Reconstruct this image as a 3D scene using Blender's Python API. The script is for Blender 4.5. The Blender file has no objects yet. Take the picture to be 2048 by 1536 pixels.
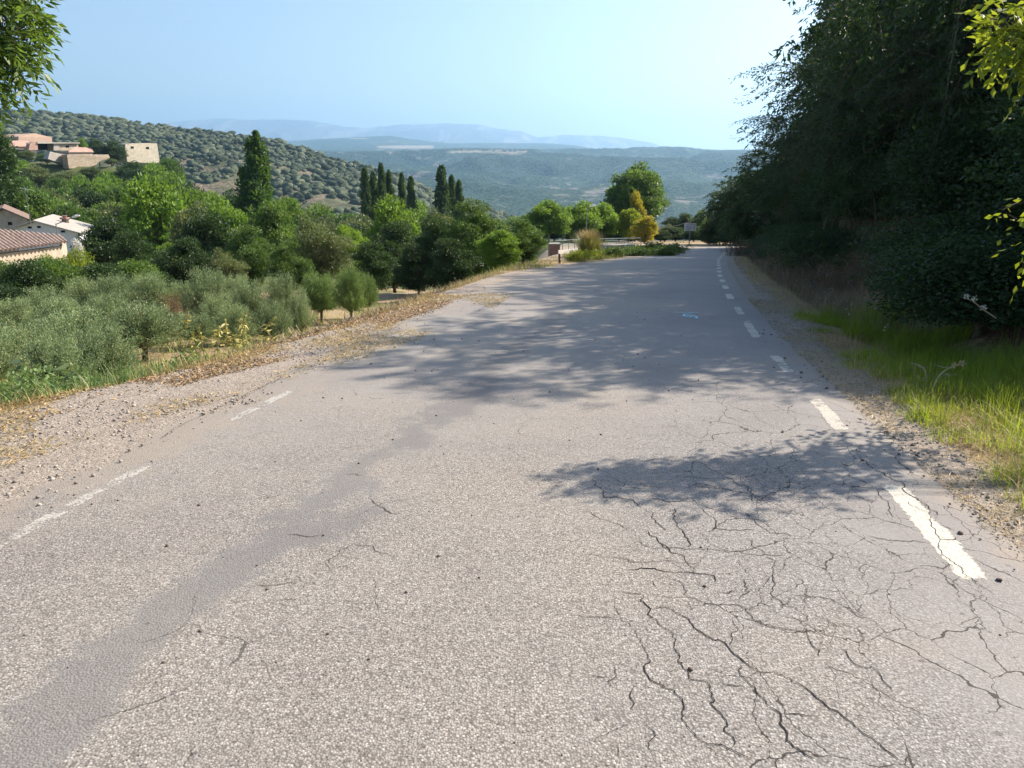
import bpy, math, random
import numpy as np
from math import radians, sin, cos, tan, pi
C = bpy.context.scene.collection
SC = bpy.context.scene
# ------------------------------------------------------------------ camera, sky, sun, exposure
CAMZ = 1.6
PITCH = math.atan((768 - 340) / 1547.0)
cd = bpy.data.cameras.new('camera'); cam = bpy.data.objects.new('camera', cd); C.objects.link(cam)
cam.location = (0, 0, CAMZ); cam.rotation_euler = (pi / 2 - PITCH, 0, 0)
cd.sensor_width = 36; cd.lens = 36 * 1547 / 2048.0; cd.clip_end = 40000; cd.clip_start = 0.05
SC.camera = cam
SUN_EL, SUN_AZ = 38.0, 60.0          # degrees above the horizon; degrees to the right of straight ahead
SKY_STRENGTH = 0.092
w = bpy.data.worlds.new("World"); SC.world = w; w.use_nodes = True
nt = w.node_tree; bg = nt.nodes['Background']
sky = nt.nodes.new('ShaderNodeTexSky'); sky.sky_type = 'NISHITA'; sky.sun_disc = False
sky.sun_elevation = radians(SUN_EL); sky.sun_rotation = radians(SUN_AZ)
sky.altitude = 300; sky.air_density = 1.0; sky.dust_density = 2.2; sky.ozone_density = 1.0
nt.links.new(sky.outputs[0], bg.inputs[0]); bg.inputs[1].default_value = SKY_STRENGTH
sd = bpy.data.lights.new('sun', 'SUN'); sd.energy = 5.0; sd.angle = radians(0.55); sd.color = (1.0, 0.88, 0.74)
so = bpy.data.objects.new('sun', sd); C.objects.link(so)
so.rotation_euler = (radians(90 - SUN_EL), 0, radians(-SUN_AZ) + pi)
from mathutils import Vector
SUNV = Vector((sin(radians(SUN_AZ)) * cos(radians(SUN_EL)), cos(radians(SUN_AZ)) * cos(radians(SUN_EL)), sin(radians(SUN_EL))))
so.rotation_euler = SUNV.to_track_quat('Z', 'Y').to_euler()
SC.view_settings.view_transform = 'Standard'; SC.view_settings.look = 'None'
SC.view_settings.exposure = 1.08; SC.view_settings.gamma = 1
try:
    SC.cycles.max_bounces = 6; SC.cycles.diffuse_bounces = 3; SC.cycles.transmission_bounces = 4
    SC.cycles.volume_bounces = 1; SC.cycles.transparent_max_bounces = 8
except Exception: pass

# ------------------------------------------------------------------ helpers
def cps(): return cos(PITCH), sin(PITCH)
def es(v):                                   # rise per metre forward of the ray through row v of the 2048x1536 picture
    c, s = cps(); vp = (v - 768) / 1547.0
    return (-s - vp * c) / (c - vp * s)
def xat(u, Y, z):                            # X of a point at forward distance Y, height z, seen in column u
    c, s = cps(); return (u - 1024) / 1547.0 * (Y * c - (z - CAMZ) * s)
def zat(v, Y): return CAMZ + Y * es(v)
def kuv(u, v):
    c, s = cps(); vp = (v - 768) / 1547.0
    return (u - 1024) / 1547.0 / (c - vp * s)

_rs = np.random.RandomState(7); _T = _rs.rand(256, 256)
def vn(x, y):
    x = np.asarray(x, float); y = np.asarray(y, float)
    xi = np.floor(x).astype(int); yi = np.floor(y).astype(int); fx = x - xi; fy = y - yi
    fx = fx * fx * (3 - 2 * fx); fy = fy * fy * (3 - 2 * fy)
    a = _T[xi & 255, yi & 255]; b = _T[(xi + 1) & 255, yi & 255]; c = _T[xi & 255, (yi + 1) & 255]; d = _T[(xi + 1) & 255, (yi + 1) & 255]
    return (a * (1 - fx) + b * fx) * (1 - fy) + (c * (1 - fx) + d * fx) * fy
def fbm(x, y, o=4):
    r = 0; a = 0.5; s = 0
    for i in range(o):
        r = r + a * vn(x * 2 ** i + 17.3 * i, y * 2 ** i + 5.1 * i); s += a; a *= 0.5
    return r / s
def ss(a, b, x):
    t = np.clip((np.asarray(x, float) - a) / (b - a), 0, 1); return t * t * (3 - 2 * t)

def smoothtab(pts, lo, hi, w=1.2):           # a smoothed polyline y(x)
    xs = np.linspace(lo, hi, int((hi - lo) * 8) + 1); p = np.array(pts, float)
    ys = np.interp(xs, p[:, 0], p[:, 1]); k = max(1, int(w * 8)); ker = np.ones(k) / k
    for _ in range(2):
        pad = np.concatenate([ys[0] + (ys[1] - ys[0]) * np.arange(-k, 0), ys, ys[-1] + (ys[-1] - ys[-2]) * np.arange(1, k + 1)])
        ys = np.convolve(pad, ker, 'same')[k:-k]
    return lambda x: np.interp(x, xs, ys)
XR = smoothtab([(-8, .3), (2.94, 1.985), (4.16, 2.19), (9.2, 2.95), (13.5, 3.82), (20, 5.37), (30, 7.96), (40, 10.9), (48, 13.6), (52, 16), (54, 19), (56, 25), (57, 31), (58, 42), (60, 60)], -8, 60, 1.0)
XL = smoothtab([(-8, -4.4), (3.3, -2.75), (5.35, -2.4), (7.4, -2.0), (8.9, -1.75), (11.6, -1.3), (14.7, -.7), (20.2, .3), (23.2, 1.3), (30, 3.9), (41, 8.3), (50, 11.2), (54, 13), (57, 15), (58, 16.5), (59, 19), (60, 24), (61, 33), (62, 44), (64, 60)], -8, 64, 1.0)
XV = smoothtab([(-8, -7.5), (3, -4.9), (5, -4.3), (6, -3.8), (7.4, -3.0), (8.3, -2.62), (9.7, -2.2), (11.6, -1.68), (14.7, -1.15), (20, -.35), (24, .8), (30, 3.2), (41, 7.6), (50, 10.4), (60, 12), (90, 16), (430, 60)], -8, 430, 1.0)
XP = smoothtab([(-8, -7.5), (3, -4.9), (5, -4.3), (6, -3.8), (7.4, -3.0), (8.3, -2.62), (9.7, -2.2), (11.6, -1.68), (14.7, -1.15), (20, -.35), (24, .2), (28, .8), (40, 2.6), (60, 3.5), (90, 2), (130, 6), (430, 60)], -8, 430, 1.0)
_zy = np.linspace(-20, 430, 4501)
_sl = np.interp(_zy, [-20, 9.5, 16.5, 90, 110, 430], [.038, .038, .075, .075, .10, .17])
_zi = -np.cumsum(_sl) * (_zy[1] - _zy[0]); _zi -= np.interp(0, _zy, _zi)
def ZR(y): return np.interp(y, _zy, _zi)
BF = smoothtab([(-20, -.4), (0, -.45), (5, -.62), (8, -.95), (12, -1.45), (20, -2.2), (30, -3.2), (40, -4.8), (60, -7.5), (90, -10.5), (130, -14), (200, -24), (300, -42), (430, -64)], -20, 430, 3)

def Hf(x, y):
    x = np.asarray(x, float); y = np.asarray(y, float)
    zr = ZR(y); b = BF(y) + (fbm(x * .12, y * .12) - .5) * np.clip(y * .03, .15, 1.6)
    # the knoll with the ruins
    kx = x / np.maximum(y, 1)
    kn = ss(-.36, -.50, kx) * ss(164, 197, y) * (1 - ss(238, 330, y))
    b = b * (1 - kn) + (2.4 + 1.6 * ss(-.52, -.64, kx)) * kn
    left = XP(y) - x
    wl = ss(0, 1.1 + .07 * np.clip(y, 0, 60), left)
    z = zr * (1 - wl) + b * wl
    e = x - (XR(y) + .35)
    e = np.where(y > 57, -1, e)
    rise = -.07 * ss(.7, 1.1, e) * (1 - ss(1.3, 1.8, e)) + 2.7 * ss(1.3, 5.0, e) + 1.6 * ss(5, 14, e) + 3 * ss(14, 60, e)
    z = np.where(e > 0, zr + rise + (fbm(x * 1.1, y * 1.1, 3) - .5) * .7 * ss(1.6, 3.2, e), z)
    # lumps outside the road
    out = np.maximum(ss(0, .5, XV(y) - x), ss(.5, 1.2, e))
    z = z + (fbm(x * 2.3, y * 2.3, 4) - .5) * .12 * out
    shoulder = ss(0, .4, XL(y) - x) + ss(0, .3, x - XR(y) - .35)
    z = z + (fbm(x * 6, y * 6, 3) - .5) * .02 * np.clip(shoulder, 0, 1) * (np.abs(y) < 60)
    return z
def H(x, y): return float(Hf(x, y))

def tag(o, label=None, cat=None, group=None, kind=None):
    if label: o['label'] = label
    if cat: o['category'] = cat
    if group: o['group'] = group
    if kind: o['kind'] = kind
    return o
def link(name, me, mat=None, parent=None, loc=(0, 0, 0)):
    o = bpy.data.objects.new(name, me); C.objects.link(o); o.location = loc
    if mat is not None and me is not None and len(me.materials) == 0: me.materials.append(mat)
    if parent: o.parent = parent
    return o
def empty(name, loc=(0, 0, 0), rz=0, label=None, cat=None, group=None):
    o = bpy.data.objects.new(name, None); C.objects.link(o); o.location = loc; o.rotation_euler = (0, 0, rz)
    o.empty_display_size = .2
    return tag(o, label, cat, group)
def dup(root):
    r = root.copy(); C.objects.link(r)
    for ch in list(root.children):
        c = ch.copy(); C.objects.link(c); c.parent = r
        for g in ch.children:
            d = g.copy(); C.objects.link(d); d.parent = c
    return r
def npmesh(name, V, F, attrs=None, smooth=False):
    """V (n,3); F (m,k) with k 3 or 4; attrs: {name: (domain, array)}"""
    me = bpy.data.meshes.new(name); V = np.asarray(V, np.float32); F = np.asarray(F, np.int32)
    me.vertices.add(len(V)); me.vertices.foreach_set('co', V.ravel())
    m, k = F.shape; me.loops.add(m * k); me.loops.foreach_set('vertex_index', F.ravel())
    me.polygons.add(m); me.polygons.foreach_set('loop_start', np.arange(0, m * k, k, dtype=np.int32))
    try: me.polygons.foreach_set('loop_total', np.full(m, k, np.int32))
    except Exception: pass
    me.update(calc_edges=True)
    if smooth: me.polygons.foreach_set('use_smooth', np.ones(m, bool))
    if attrs:
        for n, (dom, a) in attrs.items():
            at = me.attributes.new(n, 'FLOAT', dom); at.data.foreach_set('value', np.asarray(a, np.float32).ravel())
    me.validate(); return me
def grid_faces(nr, nc):
    i = np.arange((nr - 1) * (nc - 1)); r = i // (nc - 1); c = i % (nc - 1); a = r * nc + c
    return np.stack([a, a + 1, a + nc + 1, a + nc], 1)

class MB:                                    # boxes, bars, polygons in one mesh
    def __init__(s): s.v = []; s.f = []
    def add(s, vs, fs):
        n = len(s.v); s.v += [tuple(p) for p in vs]; s.f += [tuple(i + n for i in f) for f in fs]; return s
    def box(s, x0, x1, y0, y1, z0, z1):
        return s.add([(x0, y0, z0), (x1, y0, z0), (x1, y1, z0), (x0, y1, z0), (x0, y0, z1), (x1, y0, z1), (x1, y1, z1), (x0, y1, z1)],
                     [(0, 3, 2, 1), (4, 5, 6, 7), (0, 1, 5, 4), (1, 2, 6, 5), (2, 3, 7, 6), (3, 0, 4, 7)])
    def bar(s, a, b, r, n=8, r2=None):
        a = Vector(a); b = Vector(b); d = (b - a).normalized(); u = d.orthogonal().normalized(); v = d.cross(u); r2 = r if r2 is None else r2
        vs = [a + (u * cos(2 * pi * i / n) + v * sin(2 * pi * i / n)) * r for i in range(n)] + [b + (u * cos(2 * pi * i / n) + v * sin(2 * pi * i / n)) * r2 for i in range(n)]
        return s.add(vs, [(i, (i + 1) % n, n + (i + 1) % n, n + i) for i in range(n)] + [tuple(range(n))[::-1], tuple(range(n, 2 * n))])
    def build(s, name, mat, parent=None, loc=(0, 0, 0), bevel=0):
        me = bpy.data.meshes.new(name); me.from_pydata(s.v, [], s.f); me.update()
        o = link(name, me, mat, parent, loc)
        if bevel: m = o.modifiers.new('bevel', 'BEVEL'); m.width = bevel; m.segments = 2
        return o
def tubes(paths, n=5):
    """paths: list of (pts (k,3), radii (k)) -> V, F quads"""
    V = []; F = []; off = 0
    for pts, rad in paths:
        pts = np.asarray(pts, float); k = len(pts); d = np.gradient(pts, axis=0); d /= np.linalg.norm(d, axis=1)[:, None] + 1e-9
        ref = np.array([0, 0, 1.]) if abs(d[:, 2]).mean() < .8 else np.array([1., 0, 0])
        u = np.cross(d, ref); u /= np.linalg.norm(u, axis=1)[:, None] + 1e-9; v = np.cross(d, u)
        a = np.arange(n) * 2 * pi / n
        ring = pts[:, None, :] + (u[:, None, :] * np.cos(a)[None, :, None] + v[:, None, :] * np.sin(a)[None, :, None]) * np.asarray(rad)[:, None, None]
        V.append(ring.reshape(-1, 3)); i = np.arange((k - 1) * n); r = i // n; c = i % n
        A = off + r * n + c; B = off + r * n + (c + 1) % n
        F.append(np.stack([A, B, B + n, A + n], 1)); off += k * n
    return np.concatenate(V), np.concatenate(F)
def unit(a): return a / (np.linalg.norm(a, axis=-1, keepdims=True) + 1e-9)
def leaves(rng, P, A, L, W, fold=.15, nrm=None):
    """diamond leaves at P pointing along A; returns V, F"""
    n = len(P); A = unit(A); R = rng.normal(size=(n, 3)) if nrm is None else nrm + rng.normal(size=(n, 3)) * .45
    B = unit(np.cross(A, R)); N = np.cross(A, B); L = np.broadcast_to(L, (n,))[:, None]; W = np.broadcast_to(W, (n,))[:, None]
    mid = P + A * L * .45 + N * L * fold * .5
    V = np.stack([P, mid + B * W * .5, P + A * L - N * L * fold * .4, mid - B * W * .5], 1).reshape(-1, 3)
    return V, np.arange(n * 4).reshape(n, 4)

# ------------------------------------------------------------------ materials
class NT:
    def __init__(s, name):
        s.m = bpy.data.materials.new(name); s.m.use_nodes = True; s.t = s.m.node_tree
        s.b = s.t.nodes['Principled BSDF']; s.out = s.t.nodes['Material Output']
        s.geo = s.t.nodes.new('ShaderNodeNewGeometry')
    def n(s, t, **k):
        nd = s.t.nodes.new(t)
        for a, b in k.items(): setattr(nd, a, b)
        return nd
    def l(s, a, b): s.t.links.new(a, b)
    def pos(s, sc=(1, 1, 1), obj=False, rot=(0, 0, 0)):
        m = s.n('ShaderNodeMapping'); m.inputs['Scale'].default_value = sc; m.inputs['Rotation'].default_value = rot
        if obj:
            tc = s.n('ShaderNodeTexCoord'); s.l(tc.outputs['Object'], m.inputs[0])
        else: s.l(s.geo.outputs['Position'], m.inputs[0])
        return m.outputs[0]
    def noise(s, scale, detail=4, rough=.55, vec=None, dist=0):
        nd = s.n('ShaderNodeTexNoise'); nd.inputs['Scale'].default_value = scale; nd.inputs['Detail'].default_value = detail
        nd.inputs['Roughness'].default_value = rough; nd.inputs['Distortion'].default_value = dist
        s.l(vec if vec is not None else s.geo.outputs['Position'], nd.inputs['Vector']); return nd
    def vor(s, scale, feature='F1', vec=None, rnd=1):
        nd = s.n('ShaderNodeTexVoronoi', feature=feature); nd.inputs['Scale'].default_value = scale; nd.inputs['Randomness'].default_value = rnd
        s.l(vec if vec is not None else s.geo.outputs['Position'], nd.inputs['Vector']); return nd
    def ramp(s, f, stops):
        r = s.n('ShaderNodeValToRGB'); e = r.color_ramp.elements
        while len(e) < len(stops): e.new(.5)
        for i, (p, c) in enumerate(stops): e[i].position = p; e[i].color = (*c, 1) if len(c) == 3 else c
        s.l(f, r.inputs[0]); return r.outputs[0]
    def mr(s, f, a, b, c=0, d=1, smooth=True):
        r = s.n('ShaderNodeMapRange'); r.interpolation_type = 'SMOOTHSTEP' if smooth else 'LINEAR'
        for i, x in enumerate((a, b, c, d)): r.inputs[i + 1].default_value = x
        s.l(f, r.inputs[0]); return r.outputs[0]
    def mix(s, f, a, b, mode='MIX'):
        m = s.n('ShaderNodeMix', data_type='RGBA', blend_type=mode); 
        for i, x in ((0, f), (6, a), (7, b)):
            if isinstance(x, (int, float)): m.inputs[i].default_value = x
            elif isinstance(x, tuple): m.inputs[i].default_value = (*x, 1)
            else: s.l(x, m.inputs[i])
        return m.outputs[2]
    def math(s, op, a, b=0, clamp=False):
        m = s.n('ShaderNodeMath', operation=op, use_clamp=clamp)
        for i, x in ((0, a), (1, b)):
            if isinstance(x, (int, float)): m.inputs[i].default_value = x
            else: s.l(x, m.inputs[i])
        return m.outputs[0]
    def attr(s, name): a = s.n('ShaderNodeAttribute', attribute_name=name); return a.outputs['Fac']
    def bump(s, h, strength=.5, dist=.01, prev=None):
        b = s.n('ShaderNodeBump'); b.inputs['Strength'].default_value = strength; b.inputs['Distance'].default_value = dist
        s.l(h, b.inputs['Height'])
        if prev is not None: s.l(prev, b.inputs['Normal'])
        return b.outputs[0]
    def done(s, col=None, rough=.8, normal=None, spec=.3, metal=0):
        if col is not None:
            if isinstance(col, tuple): s.b.inputs['Base Color'].default_value = (*col, 1)
            else: s.l(col, s.b.inputs['Base Color'])
        if isinstance(rough, (int, float)): s.b.inputs['Roughness'].default_value = rough
        else: s.l(rough, s.b.inputs['Roughness'])
        s.b.inputs['Specular IOR Level'].default_value = spec; s.b.inputs['Metallic'].default_value = metal
        if normal is not None: s.l(normal, s.b.inputs['Normal'])
        return s.m
def plain(name, col, rough=.7, spec=.3, metal=0, var=.25, scale=3, bump=.2):
    s = NT(name); n = s.noise(scale, 6, .65); d = tuple(c * (1 - var) for c in col); l = tuple(min(1, c * (1 + var)) for c in col)
    return s.done(s.ramp(n.outputs[0], [(.3, d), (.7, l)]), rough, s.bump(n.outputs[0], bump, .02), spec, metal)
def leafmat(name, dark, light, trans=(.16, .26, .03), tf=.35, rough=.5, spec=.35):
    s = NT(name); t = s.attr('tint'); oi = s.n('ShaderNodeObjectInfo')
    f = s.math('ADD', t, s.mr(oi.outputs['Random'], 0, 1, -.18, .18, False), True)
    col = s.ramp(f, [(0, dark), (.75, light), (1, tuple(min(1, c * q) for c, q in zip(light, (1.55, 1.25, 1.0))))])
    m = s.done(col, rough, None, spec)
    tr = s.n('ShaderNodeBsdfTranslucent'); tc = s.mix(f, tuple(c * .55 for c in trans), trans); s.l(tc, tr.inputs[0])
    mx = s.n('ShaderNodeMixShader'); mx.inputs[0].default_value = tf
    s.l(s.b.outputs[0], mx.inputs[1]); s.l(tr.outputs[0], mx.inputs[2]); s.l(mx.outputs[0], s.out.inputs[0])
    return m
M = {}
M['bark'] = plain('bark', (.12, .09, .065), .9, scale=14, var=.5, bump=.8)
M['palebark'] = plain('pale_bark', (.30, .27, .22), .9, scale=14, var=.4, bump=.6)
M['green'] = leafmat('leaf_mid_green', (.030, .062, .014), (.090, .160, .032), (.21, .36, .04))
M['bright'] = leafmat('leaf_bright_green', (.050, .105, .012), (.140, .255, .032), (.32, .50, .04), .4)
M['dark'] = leafmat('leaf_dark_green', (.014, .032, .010), (.040, .078, .020), (.08, .16, .02), .3)
M['olivegreen'] = leafmat('leaf_dull_green', (.055, .080, .030), (.135, .175, .068), (.22, .28, .06), .3)
M['olive'] = leafmat('olive_leaf', (.13, .19, .085), (.30, .395, .20), (.32, .42, .16), .3, .55)
M['olivelush'] = leafmat('olive_leaf_lush', (.085, .150, .045), (.180, .285, .095), (.24, .36, .08), .32, .55)
M['cypress'] = leafmat('cypress_leaf', (.020, .042, .014), (.055, .105, .028), (.08, .15, .02), .2)
M['poplar'] = leafmat('poplar_leaf', (.028, .060, .014), (.075, .145, .026), (.15, .28, .03), .35)
M['farpoplar'] = leafmat('far_poplar_leaf', (.030, .055, .020), (.065, .11, .035), (.12, .2, .03), .3)
M['yellow'] = leafmat('yellow_leaf', (.16, .17, .02), (.42, .36, .03), (.55, .48, .03), .4)
M['yellowgreen'] = leafmat('yellow_green_leaf', (.075, .13, .015), (.19, .26, .03), (.40, .48, .03), .45)
M['ash'] = leafmat('ash_leaf', (.045, .085, .018), (.115, .190, .035), (.24, .38, .04), .42, .42)
M['shade'] = leafmat('roadside_leaf', (.014, .034, .014), (.042, .085, .030), (.10, .19, .03), .32)  # leaf colour lowered to carry the shade of the right bank
M['shade2'] = leafmat('roadside_grey_leaf', (.024, .042, .026), (.060, .090, .048), (.11, .18, .04), .32)  # greyer leaf, also darkened in colour for that shade
M['rust'] = leafmat('rusty_leaf', (.09, .055, .025), (.20, .13, .05), (.26, .16, .04), .35)
M['drytwig'] = leafmat('dry_twig', (.10, .075, .05), (.26, .20, .14), (.2, .15, .08), .15)
M['palestem'] = leafmat('pale_dry_stem', (.30, .25, .16), (.55, .47, .32), (.4, .33, .18), .15)
M['drygrass'] = leafmat('dry_grass', (.26, .19, .085), (.50, .40, .20), (.45, .36, .15), .3)
M['grass'] = leafmat('green_grass', (.06, .125, .016), (.20, .29, .035), (.50, .62, .04), .5)
M['weed'] = leafmat('weed_leaf', (.14, .16, .04), (.36, .37, .12), (.42, .44, .10), .35)
M['weedlight'] = leafmat('withering_weed_leaf', (.22, .22, .06), (.52, .48, .18), (.5, .48, .12), .3)
M['litter'] = leafmat('leaf_litter', (.16, .085, .035), (.46, .34, .19), (.3, .22, .1), .15)
M['flower'] = leafmat('white_flower', (.55, .55, .5), (.8, .8, .75), (.5, .5, .45), .3)

# asphalt
def asphalt():
    s = NT('asphalt'); sx = s.n('ShaderNodeSeparateXYZ'); s.l(s.geo.outputs['Position'], sx.inputs[0]); X, Y = sx.outputs[0], sx.outputs[1]
    agg = s.vor(115); agg2 = s.vor(210)
    sep = s.n('ShaderNodeSeparateColor'); s.l(agg.outputs['Color'], sep.inputs[0])
    stone = s.ramp(sep.outputs[0], [(0, (.185, .172, .160)), (.35, (.262, .247, .232)), (.85, (.335, .318, .300)), (1, (.46, .44, .42))])
    gap = s.mr(agg.outputs['Distance'], .42, .72)
    fine = s.noise(320, 3, .7)
    hole = s.vor(48); hs_ = s.n('ShaderNodeSeparateColor'); s.l(hole.outputs['Color'], hs_.inputs[0]); hm = s.math('MULTIPLY', s.mr(hole.outputs['Distance'], .14, .26, 1, 0), s.math('GREATER_THAN', hs_.outputs[1], .62))
    coarse = s.mix(s.math('MULTIPLY', gap, .70), stone, (.105, .094, .086)); coarse = s.mix(s.math('MULTIPLY', hm, .8), coarse, (.045, .038, .034))
    sm = s.ramp(fine.outputs[0], [(.3, (.225, .213, .204)), (.55, (.278, .265, .254)), (.75, (.335, .320, .305))])
    # wheel tracks and the bitumen-rich band running to the middle of the road
    wob = s.noise(.9, 4, .6); d1 = s.math('SUBTRACT', X, s.math('ADD', s.math('MULTIPLY', Y, .250), -1.98))
    d1 = s.math('ABSOLUTE', s.math('ADD', d1, s.mr(wob.outputs[0], .3, .7, -.16, .16, False)))
    patchy = s.noise(3.5, 5, .7); d1n = s.math('ADD', d1, s.mr(patchy.outputs[0], .25, .75, -.20, .20, False))
    band = s.mr(d1n, .06, .22, 1, 0)
    band = s.math('MULTIPLY', band, s.mr(Y, 8.5, 13, 1, 0))
    lane = s.math('SUBTRACT', X, s.math('MULTIPLY', Y, .185)); lanew = s.math('ADD', lane, s.mr(wob.outputs[0], .3, .7, -.15, .15, False))
    edge_r = s.mr(lanew, .75, 1.35)                       # smoother, greyer strip at the right
    far = s.mr(Y, 2.6, 9.5)
    smoothf = s.math('MAXIMUM', s.math('MULTIPLY', edge_r, .72), s.math('MULTIPLY', far, .88))
    big = s.noise(1.3, 5, .65); smoothf = s.math('ADD', smoothf, s.mr(big.outputs[0], .35, .75, -.15, .25, False), True)
    col = s.mix(smoothf, coarse, sm)
    col = s.mix(s.math('MULTIPLY', band, .74), col, s.ramp(fine.outputs[0], [(.3, (.135, .132, .136)), (.6, (.185, .18, .18)), (.8, (.27, .262, .255))]))
    tone = s.noise(.45, 6, .65); col = s.mix(.95, col, s.mix(1.0, col, s.ramp(tone.outputs[0], [(.3, (.84, .82, .84)), (.5, (1, 1, 1)), (.72, (1.12, 1.06, .97))]), 'MULTIPLY'))
    # warm, dusty tint of the left half; grey right half
    col = s.mix(1.0, col, s.mix(s.mr(lanew, -.9, .9), (1.02, 1.0, .96), (.985, .985, .99)), 'MULTIPLY')
    pit = s.vor(9); pitn = s.noise(30, 3, .6); pm = s.math('LESS_THAN', s.math('ADD', pit.outputs['Distance'], s.mr(pitn.outputs[0], .3, .7, -.04, .04, False)), .085)
    col = s.mix(s.math('MULTIPLY', pm, .55), col, (.06, .05, .045))
    # dust creeping over both edges
    at = s.attr('edge'); dn = s.noise(2.2, 6, .7); dust = s.mr(s.math('ADD', at, s.mr(dn.outputs[0], .3, .7, -.5, .5, False)), .35, 1.05)
    col = s.mix(s.math('MULTIPLY', dust, .75), col, s.ramp(fine.outputs[0], [(.3, (.22, .185, .15)), (.7, (.36, .31, .255))]))
    # cracks
    dv = s.noise(2.2, 5, .62); dvc = s.n('ShaderNodeVectorMath', operation='SCALE'); s.l(dv.outputs['Color'], dvc.inputs[0]); dvc.inputs[3].default_value = .26
    fine_d = s.noise(14, 3, .6); dvf = s.n('ShaderNodeVectorMath', operation='SCALE'); s.l(fine_d.outputs['Color'], dvf.inputs[0]); dvf.inputs[3].default_value = .03
    ad = s.n('ShaderNodeVectorMath', operation='ADD'); s.l(s.geo.outputs['Position'], ad.inputs[0]); s.l(dvc.outputs[0], ad.inputs[1])
    ad2 = s.n('ShaderNodeVectorMath', operation='ADD'); s.l(ad.outputs[0], ad2.inputs[0]); s.l(dvf.outputs[0], ad2.inputs[1])
    mp = s.n('ShaderNodeMapping'); mp.inputs['Rotation'].default_value = (0, 0, radians(14)); mp.inputs['Scale'].default_value = (1.0, .62, .0); s.l(ad2.outputs[0], mp.inputs[0])
    def crack(scale, width, lo, hi, mn):
        v = s.vor(scale, 'DISTANCE_TO_EDGE', mp.outputs[0]); wn = s.noise(9, 3, .6)
        wdt = s.mr(wn.outputs[0], .32, .68, width * .30, width * 1.25, False)
        c = s.math('LESS_THAN', v.outputs['Distance'], wdt)
        return s.math('MULTIPLY', c, s.mr(mn, lo, hi))
    m1 = s.noise(.8, 2, .5); a_r = s.math('ADD', m1.outputs[0], s.mr(lane, -.3, .5, -.22, .20))
    a_r = s.math('SUBTRACT', a_r, s.mr(Y, 5.0, 9, 0, .4))
    k1 = crack(3.6, .0075, .50, .56, a_r)
    a2 = s.math('ADD', m1.outputs[0], s.mr(lane, -.1, .7, -.16, .14)); a2 = s.math('SUBTRACT', a2, s.mr(Y, 3.2, 7, 0, .35))
    k2 = crack(6.5, .010, .60, .68, a2)
    m3 = s.noise(1.4, 2, .5, dist=.5); k3 = crack(2.4, .0045, .55, .62, m3.outputs[0])
    k = s.math('MAXIMUM', s.math('MAXIMUM', k1, s.math('MULTIPLY', k2, .8)), s.math('MULTIPLY', k3, .8))
    col = s.mix(s.math('MULTIPLY', k, .88), col, (.022, .018, .015))
    h = s.math('ADD', s.math('MULTIPLY', s.math('MULTIPLY', agg.outputs['Distance'], -.9), s.math('SUBTRACT', 1.15, smoothf)), s.math('MULTIPLY', agg2.outputs['Distance'], -.35))
    h = s.math('SUBTRACT', h, s.math('MULTIPLY', k, 1.5))
    n1 = s.bump(h, .55, .0055)
    return s.done(col, .78, n1, .28)
M['asphalt'] = asphalt()
def paintmat(name, wear, base=(.62, .59, .52)):
    s = NT(name); agg = s.vor(75); n = s.noise(5, 6, .7); f = s.noise(60, 3, .7)
    at = s.attr('edge'); m = s.math('ADD', s.math('MULTIPLY', n.outputs[0], .7), s.math('MULTIPLY', f.outputs[0], .3)); m = s.math('SUBTRACT', m, s.math('MULTIPLY', at, .45))
    keep = s.mr(m, wear - .05, wear + .05); keep = s.math('MULTIPLY', keep, s.mr(agg.outputs['Distance'], .6, .8, 1, .72))
    col = s.mix(.35, (base), s.ramp(f.outputs[0], [(.3, tuple(c * .7 for c in base)), (.7, tuple(min(1, c * 1.15) for c in base))]))
    m_ = s.done(col, .7, s.bump(s.math('MULTIPLY', agg.outputs['Distance'], -1), .6, .005), .3)
    tr = s.n('ShaderNodeBsdfTransparent'); mx = s.n('ShaderNodeMixShader'); s.l(keep, mx.inputs[0]); s.l(tr.outputs[0], mx.inputs[1]); s.l(s.b.outputs[0], mx.inputs[2]); s.l(mx.outputs[0], s.out.inputs[0])
    return m_
M['paint'] = paintmat('road_paint', .365, (.56, .53, .455)); M['wornpaint'] = paintmat('worn_road_paint', .43, (.48, .455, .40)); M['faint'] = paintmat('faint_road_paint', .455, (.41, .385, .345)); M['sprayblue'] = paintmat('blue_spray_paint', .2, (.45, .75, .85))

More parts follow.
